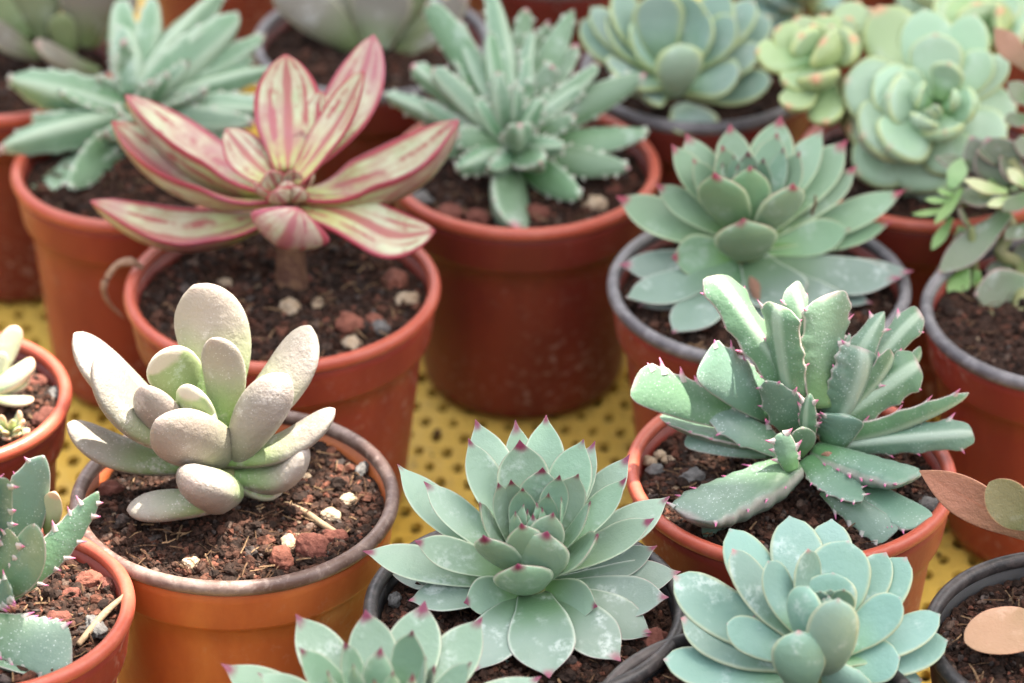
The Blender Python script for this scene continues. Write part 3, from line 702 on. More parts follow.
blade(640, 445, 14, 118, teeth_row([-1], 5, .0022, .0006), slant=.3, base=(600, 530, 3), roll=0, mat='toothed_grey')
blade(622, 215, 30, 60, T_B(4), prof='spear'); blade(655, 210, 27, 50, T_B(4), prof='spear'); blade(600, 290, 20, 60, T_B(3), prof='spear'); blade(560, 300, 18, 50, T_B(3), prof='spear')
blade(720, 320, 20, 80, T_B(4), roll=20); blade(540, 380, 20, 60, T_B(4), prof='spear')
blade(118, 440, 7, 100, T_B(5), base=(400, 525, 1), nm='up', mat='toothed')
blade(190, 500, 2, 80, teeth_row([1], 6, .003, .0006), base=(430, 545, 0), nm='up', mat='toothed_grey')
P.add(455, 492, 62, z=14, base=(490, 600, 5), prof='finger', thick=.85, name='bud', teeth=T_B(3), mat='toothed')
P.add(520, 478, 78, z=13, base=(515, 560, 3), prof='oval', thick=.5, mat='toothed')
P.win = (610, 400, 2.844)
blade(225, 335, 1, 165, teeth_row([1], 6, .0036, .0007, .25, .95, .3) + teeth_row([-1], 5, .0028, .0006), base=(520, 185, 3), nm=(-.1,.05,1), mat='toothed_grey', tri=0, thick=.62, ey=.75, roll=0, slant=.2, scallop=.16, cup=.2)
blade(262, 362, -5, 95, teeth_row([1], 5, .002, .0006), base=(520, 235, 0), nm=(0, -1, .3), mat='toothed_grey')
blade(716, 288, 2, 105, teeth_row([-1, 1], 6, .0018, .0005), base=(565, 165, 3), nm=(.05,-.4,.9), prof='taper', mat='toothed_grey', cup=.15, tri=.3, roll=0, slant=0)
blade(862, 222, 5, 125, teeth_row([1], 7, .0032, .0007, .2, .95, .5) + teeth_row([-1], 6, .0018, .0005), base=(585, 145, 3), nm=(.1,.05,1), mat='toothed_grey', tri=0, thick=.62, ey=.75, roll=0, slant=-.2, scallop=.16, cup=-.05)
blade(892, 352, -4, 105, teeth_row([1], 7, .0022, .0006), base=(640, 205, 1), nm=(.1,-.3,.95), mat='toothed_grey', tri=0, thick=.5, ey=.75, roll=0, slant=-.3, scallop=.1)
blade(800, 388, -6, 85, teeth_row([1], 4, .002, .0006), base=(610, 250, 0), nm='up', mat='toothed_grey')
P.add(622, 150, 40, z=6, base=(608, 160, 2), prof='oval', thick=.9, name='dried_bud', mat='dead')

# ------------------------------------------------------------------ toothed plant, lower left
P = Plant('toothed_left', (-2, 600), 8, (0, 450, 2.926), 'toothed_grey', prof='blade', thick=.45, ey=1.5, scallop=.12, tri=.6, bend=-.04, cup=.06, topfrac=.45, nm='cam')
blade(128, 18, 34, 140, teeth_row([-1], 4, .0022, .0006), base=(10, 330, 6), nm=(.25, -.5, .8), roll=0, prof='taper', tri=.3)
blade(286, 122, 26, 88, teeth_row([-1, 1], 6, .0018, .0006), base=(0, 440, 3), prof='spear', mat='toothed', side=.05)
blade(100, 216, 26, 128, None, base=(-10, 430, 4), prof='oval', mat='toothed', side=.08)
P.add(158, 124, 66, z=26, base=(135, 245, 12), prof='oval', thick=.7, mat='blush', name='bud')
blade(8, 80, 36, 60, T_B(4), base=(-10, 380, 6)); blade(40, 245, 22, 66, T_B(4), base=(-20, 400, 6), mat='toothed')
blade(30, 400, 12, 70, T_B(4), base=(-30, 450, 4))
blade(212, 608, -4, 165, teeth_row([1], 6, .0022, .0006) + teeth_row([-1], 5, .0022, .0006), base=(-30, 520, 2), nm='up', cup=.1)
blade(165, 655, -8, 80, teeth_row([-1], 6, .002, .0006), base=(-60, 600, -2), nm='up')
blade(-120, 120, 34, 110, T_B(5)); blade(-220, 250, 24, 110, T_B(5)); blade(-240, 420, 10, 110, T_B(5)); blade(-120, 600, -4, 130, T_B(5), nm='up'); blade(-60, 60, 38, 90, T_B(5))

# ------------------------------------------------------------------ knobbly finger plant
P = Plant('knobbly', (511, 152), 9, (340, 0, 2.926), 'finger', prof='finger', thick=.8, bend=-.05, cup=.03, topfrac=.35, r0=3, nm='cup', wide=.98, tri=.5)
KN = lambda n=5, sd=(-1, 1): teeth_row(sd, n, .0008, .0011, .4, .92, .3)
for X, Y, g, w, k in [
    (255, 8, 14, 98, {}), (430, -30, 14, 92, {}), (545, 24, 14, 66, {}), (684, 28, 16, 92, {}), (692, 128, 12, 78, {}), (562, 88, 6, 66, {}), (440, 92, 4, 80, {}),
    (210, 190, 6, 76, {}), (272, 200, -2, 82, {}), (464, 210, -8, 80, dict(nm='back')), (622, 190, 0, 70, {}), (758, 190, 6, 78, {}), (896, 216, 6, 104, dict(prof='taper')),
    (592, 288, -10, 64, {}), (125, 272, 12, 78, {}), (690, 338, -6, 66, {}), (345, 398, -8, 80, {}), (524, 362, -20, 92, dict(nm='back')),
    (905, 385, 2, 104, dict(nm='up')), (848, 492, -8, 96, dict(nm='up')), (515, 668, -24, 140, dict(nm='up')), (702, 578, -16, 100, dict(prof='taper')),
    (340, 502, -12, 90, dict()), (588, 475, -24, 90, dict(prof='taper')), (548, 165, 0, 62, {}), (612, 262, 0, 62, {}), (350, 60, 16, 70, {}), (610, 60, 18, 66, {}), (330, 130, 12, 70, {}),
    (500, 120, 10, 60, {}), (560, 230, -4, 60, {}), (400, 290, -6, 64, {}), (720, 250, 2, 66, {}), (240, 300, 4, 70, {}), (250, 420, -4, 80, {}), (430, 490, -16, 84, dict()), (660, 430, -14, 70, {}), (520, 250, -8, 56, {})]:
    P.add(X, Y, w, g=g, teeth=teeth_row([-1, 1], 4, .0011, .0009, .4, .92, .3), **dict(dict(prof=random.choice(['finger', 'taper', 'taper']), nm=random.choice(['back', 'back', 'cup']), roll=random.choice([-40, -22, 18, 38])), **k))

# ------------------------------------------------------------------ blunt jagged plant behind the striped one
P = Plant('spiky_back', (135, 118), 8, (0, 0, 4.267), 'finger', prof='taper', thick=.65, bend=-.05, cup=.08, topfrac=.35, r0=3, nm='cup', wide=1.15, tri=.75, scallop=.12)
JG = lambda n=5, sd=(-1, 1): teeth_row(sd, n, .0012, .0009, .3, .97, .4)
for X, Y, g, w, k in [
    (38, 338, 2, 165, {}), (-5, 640, -14, 150, {}), (262, 388, -8, 105, dict()), (520, 118, 4, 150, dict()), (525, 178, -6, 90, dict()), (520, 0, 14, 150, {}), (650, -10, 14, 130, {}),
    (905, 122, 0, 105, {}), (1015, 60, 6, 190, dict()), (950, -20, 14, 150, {}), (712, 310, -12, 90, dict()), (880, 372, -14, 130, {}), (990, 430, -10, 110, {}), (440, 560, -26, 150, dict()),
    (110, 830, -22, 170, dict(nm='up')), (420, 330, -4, 80, {}), (480, 230, 2, 80, {}), (130, 500, -4, 120, {}), (800, 270, -6, 90, {}), (640, 350, -14, 70, dict()), (700, 200, 4, 120, {}), (600, 120, 10, 90, {}), (520, 480, -22, 90, {}), (780, 560, -16, 120, {}), (930, 560, -14, 120, {}), (300, 800, -26, 130, dict(nm='up')), (1080, 250, 6, 120, {}), (1180, 300, 2, 110, {}), (1120, 420, -6, 120, {}), (1130, 150, 8, 120, {}), (1090, 520, -14, 130, {}), (1010, 600, -16, 130, {}), (1180, 470, -10, 130, {}), (900, 640, -20, 120, {})]:
    P.add(X, Y, w, g=g, teeth=JG(), **dict(dict(nm=random.choice(['back', 'back', 'cup']), roll=random.choice([-42, -25, 20, 40]), thick=.7), **k))

# ------------------------------------------------------------------ pale green and lime rosettes, top right
P = Plant('cluster', (905, 150), 14, (744, 0, 3.654), 'echev_green', axis=(-.12, -.62, .78), prof='echev', thick=.5, bend=-.16, cup=.2, topfrac=.45, wide=1.08)
P.C = at_depth(937, 112, depth(P.C) - .004); C1 = P.C.copy()
for X, Y, g, w, k in [
    (490, 20, 10, 215, dict(mat='echev_lime')), (660, 30, 8, 200, {}), (700, 120, 0, 185, {}), (845, 50, 6, 165, {}), (900, 190, 0, 130, {}), (968, 210, 4, 120, {}), (365, 292, 2, 235, {}), (480, 280, -2, 190, {}),
    (750, 232, -9, 118, {}), (530, 350, -9, 175, {}), (430, 500, -6, 250, {}), (530, 540, -12, 210, {}), (840, 372, -11, 125, {}), (735, 480, -12, 150, {}), (650, 330, -12, 100, {}), (760, 345, -14, 72, {}), (650, 430, -14, 110, {}), (700, 380, -15, 50, {}), (680, 400, -15, 50, {}),
    (410, 640, 4, 230, {}), (600, 700, 2, 260, {}), (780, 640, -2, 200, {}), (960, 520, 2, 190, {}), (1000, 380, 8, 180, {}), (370, 470, 8, 200, dict(mat='echev_lime')), (690, 830, 8, 220, {}), (560, 270, -4, 120, {})]:
    P.add(X, Y, w, g=g, r0=2, **k)
P.axis = nrm((-.35, -.35, .87)); P.C = at_depth(823, 66, depth(C1) + .012)
for X, Y, g, w, k in [(45, 185, -6, 130, {}), (120, 100, -2, 120, {}), (190, 60, 4, 110, {}), (290, 50, 6, 130, {}), (210, 130, -6, 130, {}), (280, 150, -10, 160, {}), (400, 140, -8, 150, dict(mat='echev_lime')), (420, 0, 6, 140, {}), (480, 30, 4, 120, {}), (250, 90, -2, 90, {}), (320, 90, 0, 100, {}),
    (160, 390, -14, 120, dict(mat='echev_lime')), (300, 450, -12, 130, dict(mat='echev_lime')), (150, 300, -8, 120, {}), (260, 280, -14, 150, {}), (390, 60, 4, 110, {})]:
    P.add(X, Y, w, g=g, r0=2, **dict(dict(mat='echev_lime'), **k))
P.axis = nrm((.1, -.3, .9)); P.C = at_depth(985, 35, depth(C1) + .02)
for X, Y, g, w, k in [(780, -20, 2, 200, {}), (850, 10, 0, 180, {}), (960, -40, 6, 160, dict(mat='echev_green')), (1040, 0, 6, 160, dict(mat='echev_green')), (930, 40, -8, 150, {}), (1010, 130, -10, 140, dict(mat='echev_green')), (900, -80, 6, 150, {}), (700, -10, 0, 130, {})]:
    P.add(X, Y, w, g=g, r0=2, **dict(dict(mat='echev_lime'), **k))
P.tube([C1 - P.axis * .002, (C1 + P.rt.location) * .5 + ZAX * .02, np.array(P.rt.location) + ZAX * .058], [.005, .005, .006], 'stem_green')
P.tube([at_depth(823, 70, depth(C1) + .014), at_depth(860, 130, depth(C1) + .016), np.array(P.rt.location) + np.array([-.006, .004, .058])], [.004, .004, .005], 'stem_green')
P.tube([at_depth(985, 40, depth(C1) + .02), at_depth(970, 90, depth(C1) + .025), np.array(P.rt.location) + np.array([.008, .006, .058])], [.004, .004, .005], 'stem_green')

# ------------------------------------------------------------------ teal rosette, top
P = Plant('teal', (672, 92), 11, (564, 0, 4.452), 'echev_teal', prof='echev', thick=.26, bend=-.10, cup=.15, topfrac=.4, wide=1.12)
rosette(P, [
    (75, 90, 17, 190), (190, 70, 22, 150), (120, 30, 20, 150), (400, -30, 30, 210, dict(nm='cam', bend=-.02)), (230, -40, 28, 190), (560, -20, 28, 190), (720, -40, 26, 190), (850, 0, 22, 170), (760, 80, 23, 160, dict(roll=20)), (920, 70, 16, 190),
    (515, 195, 20, 195, dict(nm=(0, .5, .7), bend=-.1, h0=1)), (875, 205, 13, 170), (785, 320, 11, 170, dict(roll=15)), (925, 360, 6, 180), (195, 280, 14, 190), (300, 100, 22, 150), (640, 60, 24, 150), (340, 420, 3, 160), (250, 340, 2, 150), (600, 600, -9, 210, dict(base=(520, 470, -5), bend=.05))])

# ------------------------------------------------------------------ trailing mauve plant, right edge
P = Plant('trailing', (985, 225), 14, (874, 130, 3.413), 'mauve', prof='point', thick=.22, bend=-.05, cup=.12, nm='up')
for X, Y, g, w, b, k in [
    (218, 490, -6, 118, (455, 280, None, 0), {}), (342, 562, -12, 165, (560, 540, None, -4), dict(nm='cam')), (305, 170, -4, 58, (455, 210, None, -2), dict(mat='bright_leaf')), (268, 585, -4, 80, (312, 470, None, -2), dict(mat='fresh_leaf')),
    (385, 25, 6, 175, (470, 190, None, 6), dict(nm='cam')), (300, 95, 6, 70, (262, 200, None, 4), dict(mat='fresh_leaf')), (362, 670, -2, 58, (350, 480, None, 0), dict(mat='fresh_leaf')), (196, 410, 2, 42, (265, 300, None, 2), dict(mat='fresh_leaf')),
    (128, 288, 0, 30, (250, 268, None, 0), dict(mat='fresh_leaf')), (172, 236, 0, 30, (262, 240, None, 0), dict(mat='fresh_leaf')), (205, 322, -2, 42, (300, 200, None, 0), dict(mat='fresh_leaf')), (215, 205, 0, 26, (270, 222, None, 0), dict(mat='fresh_leaf')),
    (290, 265, -6, 62, (330, 330, None, -2), {}), (448, 372, -6, 76, (530, 320, None, -2), {}), (385, 258, -6, 46, (470, 230, None, -4), dict(mat='bright_leaf')), (440, 275, -8, 70, (540, 215, None, -4), {}), (455, 130, 0, 60, (520, 190, None, 0), dict(mat='bright_leaf')),
    (480, 60, 6, 80, (560, 30, None, 6), dict(mat='fresh_leaf')), (290, 230, 0, 110, (430, 215, None, 2), {}), (380, 480, 2, 90, (470, 470, None, 2), {}), (430, 90, 4, 120, (540, 190, None, 4), {}), (240, 560, 6, 60, (300, 330, None, 6), dict(mat='fresh_leaf')), (480, 470, 4, 100, (560, 380, None, 4), {}),
    (505, 640, -2, 120, (600, 500, None, 2), {}), (330, 20, 10, 110, (400, 180, None, 8), dict(nm='cam'))]:
    P.add(X, Y, w, g=g, base=b, **k)
for k_ in range(26):
    X_, Y_ = random.uniform(260, 560), random.uniform(60, 640)
    if X_ < 300 and Y_ > 420: continue
    a_ = random.uniform(2.2, 4.6); L_ = random.uniform(70, 150)
    P.add(X_ + L_ * math.cos(a_), Y_ - L_ * math.sin(a_) * .8, L_ * random.uniform(.5, .75), g=random.uniform(2, 16), base=(X_, Y_, None, 10), mat=random.choice(['mauve', 'mauve', 'mauve', 'fresh_leaf']), nm=random.choice(['up', 'cam']))
sp = np.array([P.pt(440, 660, g=0)[0], P.pt(440, 660, g=0)[1], P.soil_z - .003])
P.tube([P.pt(300, 250, g=2), P.pt(400, 235, g=2), P.pt(470, 330, g=3), P.pt(430, 420, g=2), P.pt(500, 470, g=4), at_z(1020, 310, P.soil_z), at_z(1024, 316, P.soil_z - .004)], [.0010, .0014, .0016, .0018, .002, .002, .002], 'stem_green', n=40)
P.tube([P.pt(330, 330, g=-2), P.pt(340, 420, g=0), P.pt(345, 520, g=2), at_z(990, 318, P.soil_z), at_z(992, 320, P.soil_z - .004)], [.0010, .0013, .0014, .0015, .0015], 'stem_green', n=30)
P.tube([P.pt(465, 100, g=5), P.pt(520, 200, g=5), P.pt(560, 330, g=6), at_z(1040, 300, P.soil_z), at_z(1041, 302, P.soil_z - .004)], [.0012, .0015, .0018, .002, .002], 'stem_green', n=30)
P.win = (744, 0, 3.654)
P.add(915, 100, 95, g=14, base=(1040, 250, None, 12), nm='cam', mat='felt_tan', label='brownish pointed leaf at the top of the stem')
P.add(965, 300, 110, g=8, base=(1060, 380, None, 8)); P.add(950, 440, 80, g=4, base=(1050, 430, None, 6)); P.add(985, 520, 110, g=4, base=(1080, 560, None, 6))

# ------------------------------------------------------------------ small left pot
P = Plant('small_left', (-8, 400), 3, (0, 225, 2.926), 'blush', prof='finger', thick=.6, bend=-.06, cup=.02, topfrac=.45)
for X, Y, g, w, b, k in [
    (52, 296, 4, 70, (-30, 470, None, 4), dict(nm='cam')), (100, 398, -4, 82, (-40, 490, None, 0), dict(nm='up')), (12, 372, -2, 44, (-20, 470, None, 0), dict(nm='cam')), (98, 512, -6, 46, (-20, 505, None, -2), dict(nm='up')), (-30, 300, 0, 70, (-50, 460, None, 2), {}), (-80, 380, -4, 70, (-60, 470, None, 0), {}), (88, 450, -2, 46, (0, 490, None, 0), dict(nm='up'))]:
    P.add(X, Y, w, g=g, base=b, **k)
P.C = P.pt(28, 608, g=-8); P.axis = nrm((.1, -.5, .8))
for i in range(13):
    a = i * 2.4; rr = 22 + 48 * (i / 12)
    P.add(32 + rr * math.cos(a), 592 + rr * .75 * math.sin(a), 26 + 14 * (i / 12), g=-14 + 5 * (i / 12), r0=.6, prof='echev', mat='blush' if i > 4 else 'bright_leaf', nm='cup')

# ------------------------------------------------------------------ rust felt leaves, right edge
P = Plant('felt', (1055, 560), 16, (864, 440, 2.81), 'felt', prof='point', thick=.13, bend=.05, cup=.16)
P.add(155, 86, 128, g=10, base=(490, 270, None, 4), nm='cam', roll=-20, bend=.02)
P.add(352, 118, 128, g=-6, base=(480, 250, None, 0), nm=(-.1, -.9, .4), mat='felt_olive', prof='oval', label='olive leaf with a rusty edge', roll=0)
P.add(283, 570, 176, g=-14, base=(545, 520, None, -8), nm='up', mat='felt_tan', prof='oval', label='paler tan oval leaf low over the soil')
P.add(640, 60, 130, g=6, base=(520, 260, None, 2), nm='cam'); P.add(700, 420, 150, g=-6, base=(540, 330, None, 0), nm='up', mat='felt_tan')
P.tube([P.pt(490, 265, g=4), P.pt(530, 330, g=2), P.pt(545, 430, g=0), P.pt(545, 530, g=-4), at_z(1060, 640, P.soil_z), at_z(1060, 642, P.soil_z - .004)], [.002, .0022, .0025, .0028, .003, .003], 'bark', n=30)

# ------------------------------------------------------------------ dusky fat leaves, top left and top centre
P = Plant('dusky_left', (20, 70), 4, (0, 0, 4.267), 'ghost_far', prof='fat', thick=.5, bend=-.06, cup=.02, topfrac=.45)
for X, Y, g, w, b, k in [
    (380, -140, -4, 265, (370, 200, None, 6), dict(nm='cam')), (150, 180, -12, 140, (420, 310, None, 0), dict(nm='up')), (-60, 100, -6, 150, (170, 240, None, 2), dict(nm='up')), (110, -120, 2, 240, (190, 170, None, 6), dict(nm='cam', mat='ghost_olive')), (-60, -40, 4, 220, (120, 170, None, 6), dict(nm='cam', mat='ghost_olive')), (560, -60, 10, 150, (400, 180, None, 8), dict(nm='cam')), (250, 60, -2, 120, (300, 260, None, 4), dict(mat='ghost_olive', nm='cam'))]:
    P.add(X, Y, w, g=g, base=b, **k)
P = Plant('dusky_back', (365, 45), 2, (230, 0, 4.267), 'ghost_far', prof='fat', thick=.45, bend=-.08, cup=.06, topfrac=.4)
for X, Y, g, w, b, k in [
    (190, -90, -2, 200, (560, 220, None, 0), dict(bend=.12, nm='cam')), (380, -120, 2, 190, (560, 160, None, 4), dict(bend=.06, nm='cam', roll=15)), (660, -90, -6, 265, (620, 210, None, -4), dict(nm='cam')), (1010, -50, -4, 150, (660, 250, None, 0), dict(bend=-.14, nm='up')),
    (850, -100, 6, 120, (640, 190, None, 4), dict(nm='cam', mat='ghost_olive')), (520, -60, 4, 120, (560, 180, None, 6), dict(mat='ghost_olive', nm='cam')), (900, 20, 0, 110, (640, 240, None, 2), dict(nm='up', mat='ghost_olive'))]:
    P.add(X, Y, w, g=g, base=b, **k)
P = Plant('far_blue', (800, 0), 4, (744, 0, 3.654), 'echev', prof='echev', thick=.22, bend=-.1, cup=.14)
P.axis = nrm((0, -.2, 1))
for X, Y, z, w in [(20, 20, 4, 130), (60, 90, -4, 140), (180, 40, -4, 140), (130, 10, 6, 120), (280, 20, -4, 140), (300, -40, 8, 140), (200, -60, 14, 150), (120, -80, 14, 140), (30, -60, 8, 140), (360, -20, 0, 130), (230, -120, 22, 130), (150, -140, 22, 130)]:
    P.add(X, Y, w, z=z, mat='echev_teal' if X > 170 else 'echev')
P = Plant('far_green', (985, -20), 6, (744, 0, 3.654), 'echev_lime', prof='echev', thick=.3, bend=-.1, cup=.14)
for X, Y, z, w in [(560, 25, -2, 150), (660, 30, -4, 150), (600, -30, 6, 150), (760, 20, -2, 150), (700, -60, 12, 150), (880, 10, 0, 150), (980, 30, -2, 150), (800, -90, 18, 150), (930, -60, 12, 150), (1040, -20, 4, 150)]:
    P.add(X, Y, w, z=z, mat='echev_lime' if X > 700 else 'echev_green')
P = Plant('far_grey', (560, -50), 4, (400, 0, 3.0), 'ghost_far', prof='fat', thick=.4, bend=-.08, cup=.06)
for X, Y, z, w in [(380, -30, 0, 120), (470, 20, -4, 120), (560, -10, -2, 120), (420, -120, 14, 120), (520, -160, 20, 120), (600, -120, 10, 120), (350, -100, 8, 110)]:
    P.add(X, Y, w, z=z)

# ------------------------------------------------------------------ stones on the soil
def ico_sub(V0, F0):
    v = [np.array(x) for x in V0]; mid = {}; F2 = []
    def m(a, b):
        k = (min(a, b), max(a, b))
        if k not in mid: mid[k] = len(v); v.append(nrm(v[a] + v[b]))
        return mid[k]
    for a, b, c in F0:
        x, y, z = m(a, b), m(b, c), m(c, a); F2 += [(a, x, z), (b, y, x), (c, z, y), (x, y, z)]
    return np.array(v), F2
ICO3_V, ICO3_F = ico_sub(*ico_sub(ICO_V, ICO_F))
def nrm_rows(v): return v / np.linalg.norm(v, axis=1)[:, None]
def stone(key, u, v, r, mat, label=None, flat=.75):
    rt, c, sz, soil, R = POT_SOIL[key]
    p = at_z(u, v, sz + r * .3)
    vv = ICO3_V.copy()
    for sc_, am in ((1.3, .16), (3, .09), (8, .04)):
        off = rng.random(3) * 20
        vv = vv * np.array([1 + am * mnoise.noise(Vector(tuple(q * sc_ + off))) * 2 for q in nrm_rows(vv)])[:, None]
    vv = vv * np.array([1, rng.uniform(.6, .95), flat * rng.uniform(.7, 1)]); an = rng.random() * 6.28
    vv = vv @ np.array([[math.cos(an), -math.sin(an), 0], [math.sin(an), math.cos(an), 0], [0, 0, 1]]).T * r * .8 + p; ff = ICO3_F
    # subdivide once for a rounder, rougher lump
    vv = vv - np.array(rt.location)
    o = mesh_obj('stone', vv, ff, M[mat], soil, smooth=True)
    if label: o['label'] = label
for a in [('striped', 406, 300, .0042, 'stone_tan', 'pale tan lump near the rim'), ('striped', 352, 343, .0034, 'stone_tan', 'pale tan lump at the front'), ('striped', 290, 308, .0044, 'stone_tan'), ('striped', 318, 305, .003, 'stone_tan'), ('striped', 375, 322, .0038, 'bark_chip'), ('striped', 350, 325, .005, 'bark_chip'),
          ('striped', 225, 285, .0032, 'stone_tan'), ('striped', 265, 298, .0022, 'stone_grey'), ('striped', 248, 290, .002, 'stone_grey'), ('striped', 380, 328, .0034, 'stone_grey'), ('striped', 395, 280, .005, 'bark_chip'), ('striped', 215, 318, .0036, 'stone_red'), ('striped', 300, 280, .004, 'stone_red'),
          ('ghost', 312, 548, .0055, 'stone_red', 'large red lava lump'), ('ghost', 282, 558, .005, 'bark_chip'), ('ghost', 290, 543, .0035, 'stone_tan'), ('ghost', 190, 565, .0032, 'stone_tan'), ('ghost', 330, 515, .0032, 'stone_tan'), ('ghost', 350, 500, .003, 'stone_tan'), ('ghost', 304, 480, .0028, 'stone_tan'), ('ghost', 110, 490, .004, 'stone_red'), ('ghost', 362, 470, .003, 'stone_grey'), ('ghost', 335, 538, .004, 'stone_red'),
          ('toothed', 650, 462, .0026, 'stone_tan'), ('toothed', 660, 455, .0022, 'stone_tan'), ('toothed', 655, 470, .003, 'stone_grey'), ('toothed', 692, 478, .0042, 'stone_grey'), ('toothed', 931, 508, .0045, 'stone_grey', 'dark grey lump at the right rim'), ('toothed', 700, 524, .003, 'stone_grey'), ('toothed', 668, 460, .002, 'stone_tan'),
          ('knobbly', 450, 214, .005, 'stone_red'), ('knobbly', 478, 218, .0045, 'stone_red'), ('knobbly', 537, 214, .0045, 'stone_red'), ('knobbly', 595, 205, .004, 'stone_tan'), ('knobbly', 420, 200, .0042, 'stone_grey'), ('knobbly', 615, 190, .003, 'stone_red'),
          ('toothed_left', 95, 628, .0045, 'stone_grey'), ('toothed_left', 108, 585, .003, 'stone_red'), ('toothed_left', 70, 595, .0035, 'stone_red'), ('toothed_left', 60, 620, .004, 'stone_red'), ('toothed_left', 90, 580, .0045, 'bark_chip'),
          ('small_left', 36, 382, .0042, 'stone_red'), ('small_left', 46, 418, .0045, 'stone_red'), ('small_left', 55, 395, .0038, 'stone_grey'), ('rosette', 655, 640, .0045, 'stone_red'), ('rosette', 395, 600, .003, 'stone_grey')]:
    stone(*a)

# ------------------------------------------------------------------ loose twigs and roots
def twig(pts, r, mat, label, name='twig'):
    P3 = [at_z(u, v, z) for u, v, z in pts]; o0 = np.array(P3[0])
    V, F = tube(smooth_path(P3, 30), np.interp(np.linspace(0, 1, 30), np.linspace(0, 1, len(r)), r), 7)
    o = mesh_obj(name, V, F, M[mat], None, origin=o0); o.location = tuple(o0)
    o['label'] = label; o['category'] = name.replace('_', ' ')
twig([(78, 645, .0635), (92, 628, .0645), (106, 612, .0655), (124, 596, .067)], [.0007, .0009, .0009, .0006], 'straw', 'thin bent twig lying on the sunlit soil of the lower left pot')
twig([(285, 503, .0632), (305, 512, .064), (325, 526, .0642), (345, 537, .0635)], [.0006, .0008, .0009, .0005], 'straw', 'pale straw lying across the soil beside the ash-pink plant')
twig([(143, 268, .068), (131, 262, .0705), (116, 266, .069), (104, 286, .063), (109, 303, .057), (124, 318, .052)], [.0005, .0013, .0009, .0010, .0006, .0003], 'bark', "curled dry root hanging over the striped plant's pot rim", 'dry_root')

# ------------------------------------------------------------------ yellow perforated mat
def make_mat(x0, x1, y0, y1, px=.0078, py=.0150, hw=.0016, hh=.0025, top=0.0, th=.0025):
    V = []; F = []; K = 8
    def cell(cx, cy):
        o = len(V)
        a = px / 2; b = py / 4
        outer = [(a, 0), (a, b), (0, b), (-a, b), (-a, 0), (-a, -b), (0, -b), (a, -b)]
        for (x, y) in outer: V.append((cx + x, cy + y, top))
        sc = random.uniform(.9, 1.1)
        for k, (x, y) in enumerate(outer):
            an = math.pi / 4 * k
            V.append((cx + hw * sc * math.cos(an), cy + hh * sc * math.sin(an), top - .0002))
        for k in range(K): V.append((V[o + 8 + k][0], V[o + 8 + k][1], top - th))
        for k in range(K):
            k2 = (k + 1) % K
            F.append((o + k, o + k2, o + 8 + k2, o + 8 + k)); F.append((o + 8 + k, o + 8 + k2, o + 16 + k2, o + 16 + k))
    nx = int((x1 - x0) / px); ny = int((y1 - y0) / (py / 2))
    for j in range(ny):
        for i in range(nx):
            cell(x0 + (i + (.5 if j % 2 else 0)) * px, y0 + (j + .5) * py / 2)
    o = mesh_obj('plastic_mat', V, F, M['mat'], None, smooth=False)
    o.rotation_euler = (0, 0, math.radians(-6)); o.location = (0, .1, 0)
    o['label'] = 'yellow perforated plastic mat with rows of dark holes, under all the pots'; o['category'] = 'mat'
M['mat'] = mat_material()
make_mat(-.36, .36, -.42, .52)
M['earth'] = plain_material('dark_bench_earth', (.10, .07, .04), (.15, .11, .06), 60, .95, .5)
gv = [(-3, -3, -.018), (3, -3, -.018), (3, 3, -.018), (-3, 3, -.018)]
o = mesh_obj('ground', gv, [(0, 1, 2, 3)], M['earth'], None); o['kind'] = 'structure'

# soil spilled on the mat
V = []; F = []; T = []
for k in range(420):
    x, y = rng.uniform(-.2, .2), rng.uniform(-.2, .42)
    v, f = crumb(np.array([x, y, .0006]), min(.0016, .0004 + rng.exponential(.0003)))
    o_ = len(V); V += [tuple(q) for q in v]; F += [tuple(i + o_ for i in q) for q in f]
    t = np.array([(.06, .034, .025), (.10, .05, .035), (.15, .066, .045)][rng.integers(3)]); T += [(*t, 1)] * len(v)
o = mesh_obj('soil_crumbs', V, F, M['soil'], None, smooth=False, attrs={'tint': ('FLOAT_COLOR', T)}); o['kind'] = 'stuff'; o['label'] = 'dark soil crumbs spilled over the yellow mat'
# ------------------------------------------------------------------ daylight
SUN_DIR = nrm((.42, .30, 1.08))
elev = math.asin(SUN_DIR[2]); azim = math.atan2(SUN_DIR[0], SUN_DIR[1])
world = bpy.data.worlds.new('World'); scene.world = world; world.use_nodes = True
wn = world.node_tree; bg = wn.nodes['Background']
sky = wn.nodes.new('ShaderNodeTexSky'); sky.sky_type = 'NISHITA'; sky.sun_disc = False
sky.sun_elevation = elev; sky.sun_rotation = azim
sky.dust_density = 4.0; sky.air_density = 1.2; sky.ozone_density = 1.0
hs = wn.nodes.new('ShaderNodeHueSaturation'); hs.inputs['Saturation'].default_value = .48
wb = wn.nodes.new('ShaderNodeMix'); wb.data_type = 'RGBA'; wb.blend_type = 'MULTIPLY'; wb.inputs[0].default_value = 1; wb.inputs[7].default_value = (1.05, 1.0, .93, 1)
wn.links.new(sky.outputs[0], hs.inputs['Color']); wn.links.new(hs.outputs[0], wb.inputs[6]); 
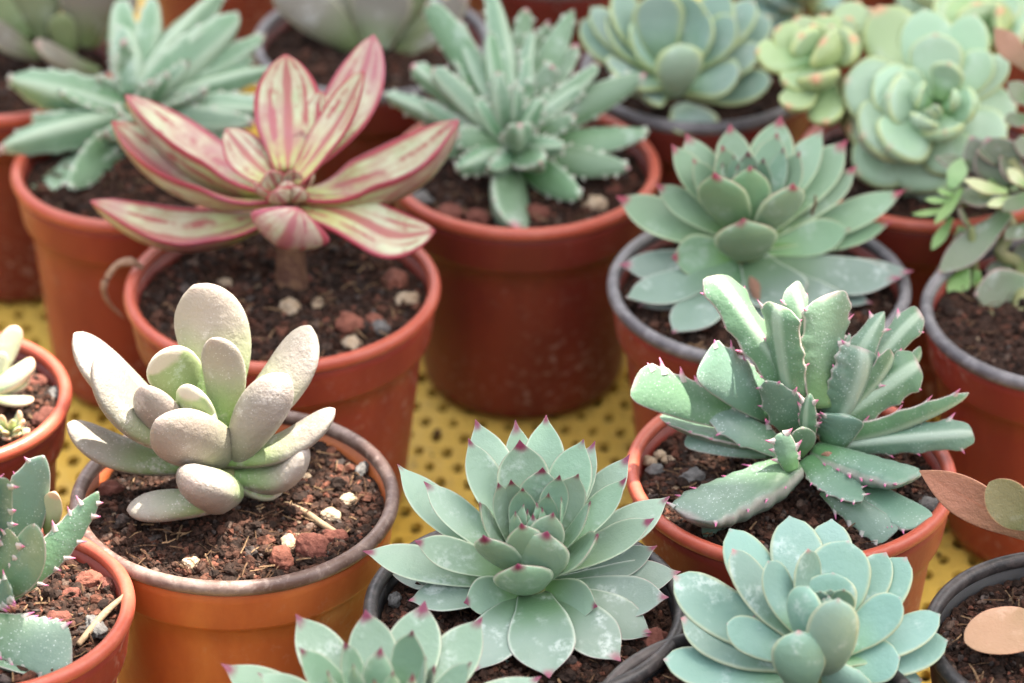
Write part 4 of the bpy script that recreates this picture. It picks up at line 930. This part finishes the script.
# sky dimmed towards the horizon, added so light falls more from above
tcw = wn.nodes.new('ShaderNodeTexCoord'); spw = wn.nodes.new('ShaderNodeSeparateXYZ'); mrw = wn.nodes.new('ShaderNodeMapRange'); mrw.interpolation_type = 'SMOOTHSTEP'
wn.links.new(tcw.outputs['Generated'], spw.inputs[0]); wn.links.new(spw.outputs[2], mrw.inputs[0])
mrw.inputs[1].default_value = .05; mrw.inputs[2].default_value = .65; mrw.inputs[3].default_value = .06; mrw.inputs[4].default_value = 1.5
w2 = wn.nodes.new('ShaderNodeMix'); w2.data_type = 'RGBA'; w2.blend_type = 'MULTIPLY'; w2.inputs[0].default_value = 1
wn.links.new(wb.outputs[2], w2.inputs[6]); wn.links.new(mrw.outputs[0], w2.inputs[7]); wn.links.new(w2.outputs[2], bg.inputs[0]); bg.inputs[1].default_value = .54
sl = bpy.data.lights.new('sun', 'SUN'); sl.energy = 20.0; sl.angle = math.radians(.5); sl.color = (1, .93, .82)
so = bpy.data.objects.new('sun', sl); link(so); so.location = (.5, .7, 1.5)
so.rotation_euler = Vector(-SUN_DIR).to_track_quat('-Z', 'Y').to_euler()

# added out-of-view leaf screen: shades the back rows, gaps placed to aim sun patches
E1 = nrm(np.cross(ZAX, SUN_DIR)); E2 = np.cross(SUN_DIR, E1)
def ab(p): return np.array([np.dot(p, E1), np.dot(p, E2)])
GAPS = [(at_z(215, 400, .10), .030), (at_z(318, 497, .065), .014), (at_z(112, 385, .095), .022), (at_z(88, 585, .065), .016), (at_z(25, 490, .100), .010), (at_z(652, 452, .066), .003), (at_z(650, 375, .095), .011), (at_z(718, 296, .112), .002),
        (at_z(830, 312, .113), .008), (at_z(950, 208, .090), .002), (at_z(15, 400, .07), .022), (at_z(542, 428, .098), .002)]
GAPS = [(ab(p), r) for p, r in GAPS]
M['shade_leaf'] = plain_material('sun_screen_leaf', (.05, .10, .03), (.08, .14, .04), 60, .5)
V = []; F = []
cs = [ab(at_z(u, v, z)) for u in (-160, 1180) for v in (-220, 780) for z in (0, .11)]
lo = np.min(cs, 0) - .04; hi = np.max(cs, 0) + .04
step = .0165
for i in range(int((hi[0] - lo[0]) / step) + 1):
    for j in range(int((hi[1] - lo[1]) / step) + 1):
        c = lo + (np.array([i, j]) + rng.uniform(-.3, .3, 2)) * step; sz = rng.uniform(.018, .026)
        if any(np.linalg.norm(c - q) < r + sz * .52 for q, r in GAPS): continue
        p = E1 * c[0] + E2 * c[1] + SUN_DIR * (.95 + rng.uniform(-.08, .08))
        a = rng.random() * 6.28; t1 = E1 * math.cos(a) + E2 * math.sin(a); t2 = -E1 * math.sin(a) + E2 * math.cos(a)
        t1 = nrm(t1 + SUN_DIR * rng.uniform(-.3, .3)); t2 = nrm(t2 + SUN_DIR * rng.uniform(-.3, .3))
        o = len(V)
        for (x, y, z) in [(-1.15, 0, 0), (-.55, .62, .1), (.25, .66, .1), (1.15, 0, -.1), (.25, -.66, .1), (-.55, -.62, .1), (0, 0, -.08)]:
            V.append(p + t1 * x * sz + t2 * y * sz + SUN_DIR * z * sz)
        for k in range(6): F.append((o + k, o + (k + 1) % 6, o + 6))
ob = mesh_obj('added_sun_screen', V, F, M['shade_leaf']); ob['kind'] = 'stuff'; ob['label'] = 'added leaf screen out of view, gapped to shape the sun patches'

# ------------------------------------------------------------------ camera
cam = bpy.data.cameras.new('camera'); co = bpy.data.objects.new('camera', cam); link(co)
co.location = tuple(CAM); co.rotation_euler = (math.pi / 2 - PITCH, 0, 0)
cam.sensor_width = 36.0; cam.lens = FPX * 36.0 / 1024; cam.clip_start = .02; cam.clip_end = 50
cam.dof.use_dof = True; cam.dof.focus_distance = depth(at_z(560, 485, .085)); cam.dof.aperture_fstop = 12.0
scene.camera = co
scene.render.resolution_x, scene.render.resolution_y = 1024, 683
scene.view_settings.view_transform = 'Standard'; scene.view_settings.look = 'None'; scene.view_settings.exposure = 0; scene.view_settings.gamma = 1
scene.render.engine = 'CYCLES'; scene.cycles.max_bounces = 8; scene.cycles.use_denoising = True
